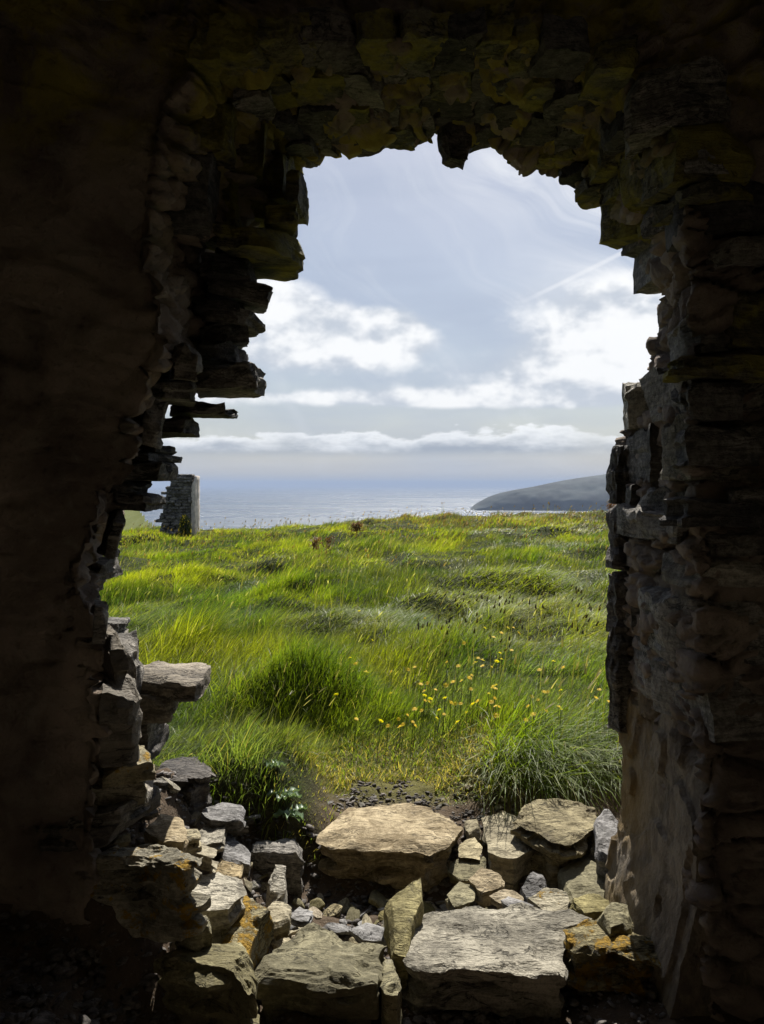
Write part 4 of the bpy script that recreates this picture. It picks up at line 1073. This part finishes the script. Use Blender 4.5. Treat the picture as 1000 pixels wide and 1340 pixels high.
for px, py in FL:
    x, y = ground_hit(px, py, 0.15)
    z = EYE - (py - HOR) / F * y
    f = empty('yellow_flower', (x, y, z)); f.rotation_euler = (0, 0, rr_.uniform(-0.7, 0.7))
    s = 1.0 + 0.06 * max(0, y - 4.5)
    tag(f, 'small yellow flower on a thin stem in the meadow grass', 'flower', 'yellow flowers in the meadow')
    h = link('flower_head', HEAD, None, f, (0, 0, 0), (0.55 + rr_.uniform(-0.3, 0.3), rr_.uniform(-0.35, 0.35), rr_.uniform(0, 6)))
    k = rr_.uniform(0.5, 0.8) * s; h.scale = (k, k, k)
    link('stem', STEM, None, f)

def rosette(px, py, n, L, label, seed):
    r = np.random.default_rng(seed)
    x, y = ground_hit(px, py, 0.03)
    root = empty('rosette_plant', (x, y, float(height(x, y)) + 0.02)); tag(root, label, 'plant', 'leafy rosettes on the left bank')
    for i in range(n):
        a = 2 * math.pi * i / n + r.normal() * 0.2; l = L * r.uniform(0.65, 1.1); rise = r.uniform(0.25, 0.9)
        v = []; ns = 7
        for k in range(ns):
            t = k / (ns - 1); wv = 0.17 * L * (math.sin(math.pi * min(1, 0.12 + 0.88 * t)) ** 0.8) * (1.25 if t > 0.35 else 0.8)
            rad = l * t; z = l * (rise * t - 0.75 * rise * t * t) + 0.0
            wob = 0.006 * math.sin(k * 2.1 + i)
            for sgn, dzz in ((-1, 0.010), (0, -0.002), (1, 0.010)):
                v.append([rad * math.cos(a) - sgn * wv * math.sin(a), rad * math.sin(a) + sgn * wv * math.cos(a), z + dzz + wob])
        q = []
        for k in range(ns - 1):
            for j in range(2): q.append([k * 3 + j, k * 3 + 3 + j, k * 3 + 4 + j, k * 3 + 1 + j])
        me = mesh_np('leaf', v, q); link('leaf', me, M['rosette'], root)
rosette(381, 1072, 13, 0.085, 'dark glossy leafy rosette nearest the large warm slab', 3)
rosette(371, 1040, 10, 0.07, 'smaller leafy rosette behind the dark glossy one on the left bank', 8)
rosette(357, 1008, 8, 0.05, 'pale small rosette highest up on the left bank', 12)

def dock(px, py, n, hgt, label, seed):
    r = np.random.default_rng(seed)
    x, y = ground_hit(px, py, 0.1); s = y / 14
    root = empty('dock_plant', (x, y, float(height(x, y)))); tag(root, label, 'plant', 'rust red dock plants')
    V, Q, T, C = [], [], [], []; off = 0
    for i in range(n):
        k = 60
        bx = np.stack([r.normal(size=k) * 0.05 + r.normal() * 0.16, r.normal(size=k) * 0.05, r.uniform(0.35, 1.0, k) * hgt], -1)
        v, q, t, c = blades(bx, np.full(k, 0.09), r.uniform(0, 6.28, k), r.uniform(0.3, 1.4, k), r.uniform(0, 0.5, k), np.full(k, 0.03), np.ones((k, 3)))
        V.append(v); Q.append(q + off); T.append(t + off); off += len(v)
    link('seed_spike', mesh_np('seed_spike', np.concatenate(V), np.concatenate(Q), np.concatenate(T)), M['dock'], root)
    k = n * 3
    v, q, t, c = blades(np.stack([r.normal(size=k) * 0.12, r.normal(size=k) * 0.05, np.zeros(k)], -1), np.full(k, hgt * 0.9), r.uniform(0, 6.28, k), np.full(k, 0.08), np.full(k, 0.1), np.full(k, 0.012), np.ones((k, 3)))
    link('stem', mesh_np('stem', v, q, t), M['dock'], root)
dock(423, 722, 3, 0.36, 'rust red dock plant standing in the middle of the meadow', 2)
dock(462, 697, 5, 0.34, 'rust red dock plant at the far edge below the sea', 5)
dock(800, 668, 4, 0.34, 'rust red dock plant at the far edge beside the right jamb', 6)

# ------------------------------------------------------------------ the fragment of wall by the cliff
def far_ruin():
    D = 26.5
    x0, _, _ = P(207, 634, D); x1, _, _ = P(251, 634, D)
    zb = float(height((x0 + x1) / 2, D)) - 0.1
    root = empty('ruined_gable', ((x0 + x1) / 2, D, zb)); tag(root, 'grey dry stone fragment of a gable standing by the cliff edge on the left', 'wall')
    r = np.random.default_rng(8)
    V, Q, T = [], [], []; off = 0
    z = zb
    ztop = P(0, 622, D)[2]
    while z < ztop - 0.02:
        h = r.uniform(0.07, 0.15)
        f = (z - zb) / (ztop - zb)
        xl_ = x0 + (0.05 if f < 0.55 else 0.10 + 0.85 * (x1 - x0) * (f - 0.55) ** 1.2) + r.normal() * 0.06
        for yy in (D, D + 0.24):
            x = xl_
            while x < x1 - 0.03:
                w_ = min(r.uniform(0.14, 0.4), x1 - x)
                v, q, t = stone_mesh(np.array(box_poly(x, x + w_, yy + r.normal() * 0.03, yy + 0.25, int(r.integers(9999)))), h * 0.97, int(r.integers(500)), na=14, nr=2, nz=2, strata=0.02, edge=0.02, rough=0.01)
                v[:, 2] += z
                V.append(v - np.array([(x0 + x1) / 2, D, zb])); Q.append(q + off); T.append(t + off); off += len(v); x += w_
        z += h
    o = link('stonework', mesh_np('stonework', np.concatenate(V), np.concatenate(Q), np.concatenate(T), smooth=False), M['wall'], root)
    o['kind'] = 'stuff'
    xe, _, _ = P(257, 634, D)
    poly = [(x1 - 0.02, D - 0.02), (xe - 0.02, D - 0.05), (xe, D + 0.48), (x1 - 0.02, D + 0.48)]
    v, q, t = stone_mesh(np.array(poly) - np.array([(x0 + x1) / 2, D]), P(0, 623, D)[2] - zb, 77, na=32, nr=3, nz=16, strata=0.012, edge=0.012, rough=0.01, terrace=0.01)
    link('quoin_pillar', mesh_np('quoin_pillar', v, q, t), M['quoin'], root)
far_ruin()

def gorse(px, py, D, w_, h_, label, seed, flowers=True):
    r = np.random.default_rng(seed)
    x, _, _ = P(px, py, D); zb = float(height(x, D))
    root = empty('gorse_bush', (x, D, zb)); tag(root, label, 'bush')
    def tuft(n, colr, wd, lo):
        a = r.normal(size=(n, 3)); a /= np.linalg.norm(a, axis=1, keepdims=True); rad = r.uniform(lo, 1, n) ** 0.5
        b = a * rad[:, None] * np.array([w_, w_ * 0.6, h_]) + np.array([0, 0, h_ * 0.5]); b[:, 2] = np.abs(b[:, 2])
        v, q, t, c = blades(b, r.uniform(0.06, 0.14, n), r.uniform(0, 6.28, n), r.uniform(0, 1.2, n), r.uniform(0, 0.6, n), np.full(n, wd), np.array(colr) * (0.6 + 0.8 * r.random((n, 1))))
        return mesh_np('tuft', v, q, t, cols=c)
    link('foliage', tuft(700, (0.05, 0.065, 0.015), 0.03, 0.1), M['grass'], root)
    if flowers: link('blossom', tuft(90, (0.42, 0.30, 0.01), 0.04, 0.7), M['petal'], root)
gorse(242, 675, 26.0, 0.22, 0.50, 'yellow flowering gorse at the foot of the ruined gable', 3)
gorse(200, 683, 25.5, 0.55, 0.22, 'low dark bush left of the ruined gable', 4, False)

# ------------------------------------------------------------------ sea air
def haze():
    R, z0, z1 = 31000.0, SEA - 5.5, 98.0
    v = [(x, y, z) for x in (-R, R) for y in (-R, R) for z in (z0, z1)]
    q = [(0, 1, 3, 2), (4, 6, 7, 5), (0, 4, 5, 1), (2, 3, 7, 6), (0, 2, 6, 4), (1, 5, 7, 3)]
    m = bpy.data.materials.new('sea_air'); m.use_nodes = True
    t = NT(m.node_tree)
    pv = t.n('ShaderNodeVolumePrincipled')
    pv.inputs['Color'].default_value = (0.45, 0.56, 0.77, 1); pv.inputs['Density'].default_value = 0.00011; pv.inputs['Anisotropy'].default_value = 0.0
    o = t.n('ShaderNodeOutputMaterial'); t.t.links.new(pv.outputs[0], o.inputs['Volume'])
    ob = link('haze', mesh_np('haze', v, q, smooth=False), m); tag(ob, kind='stuff')
haze()
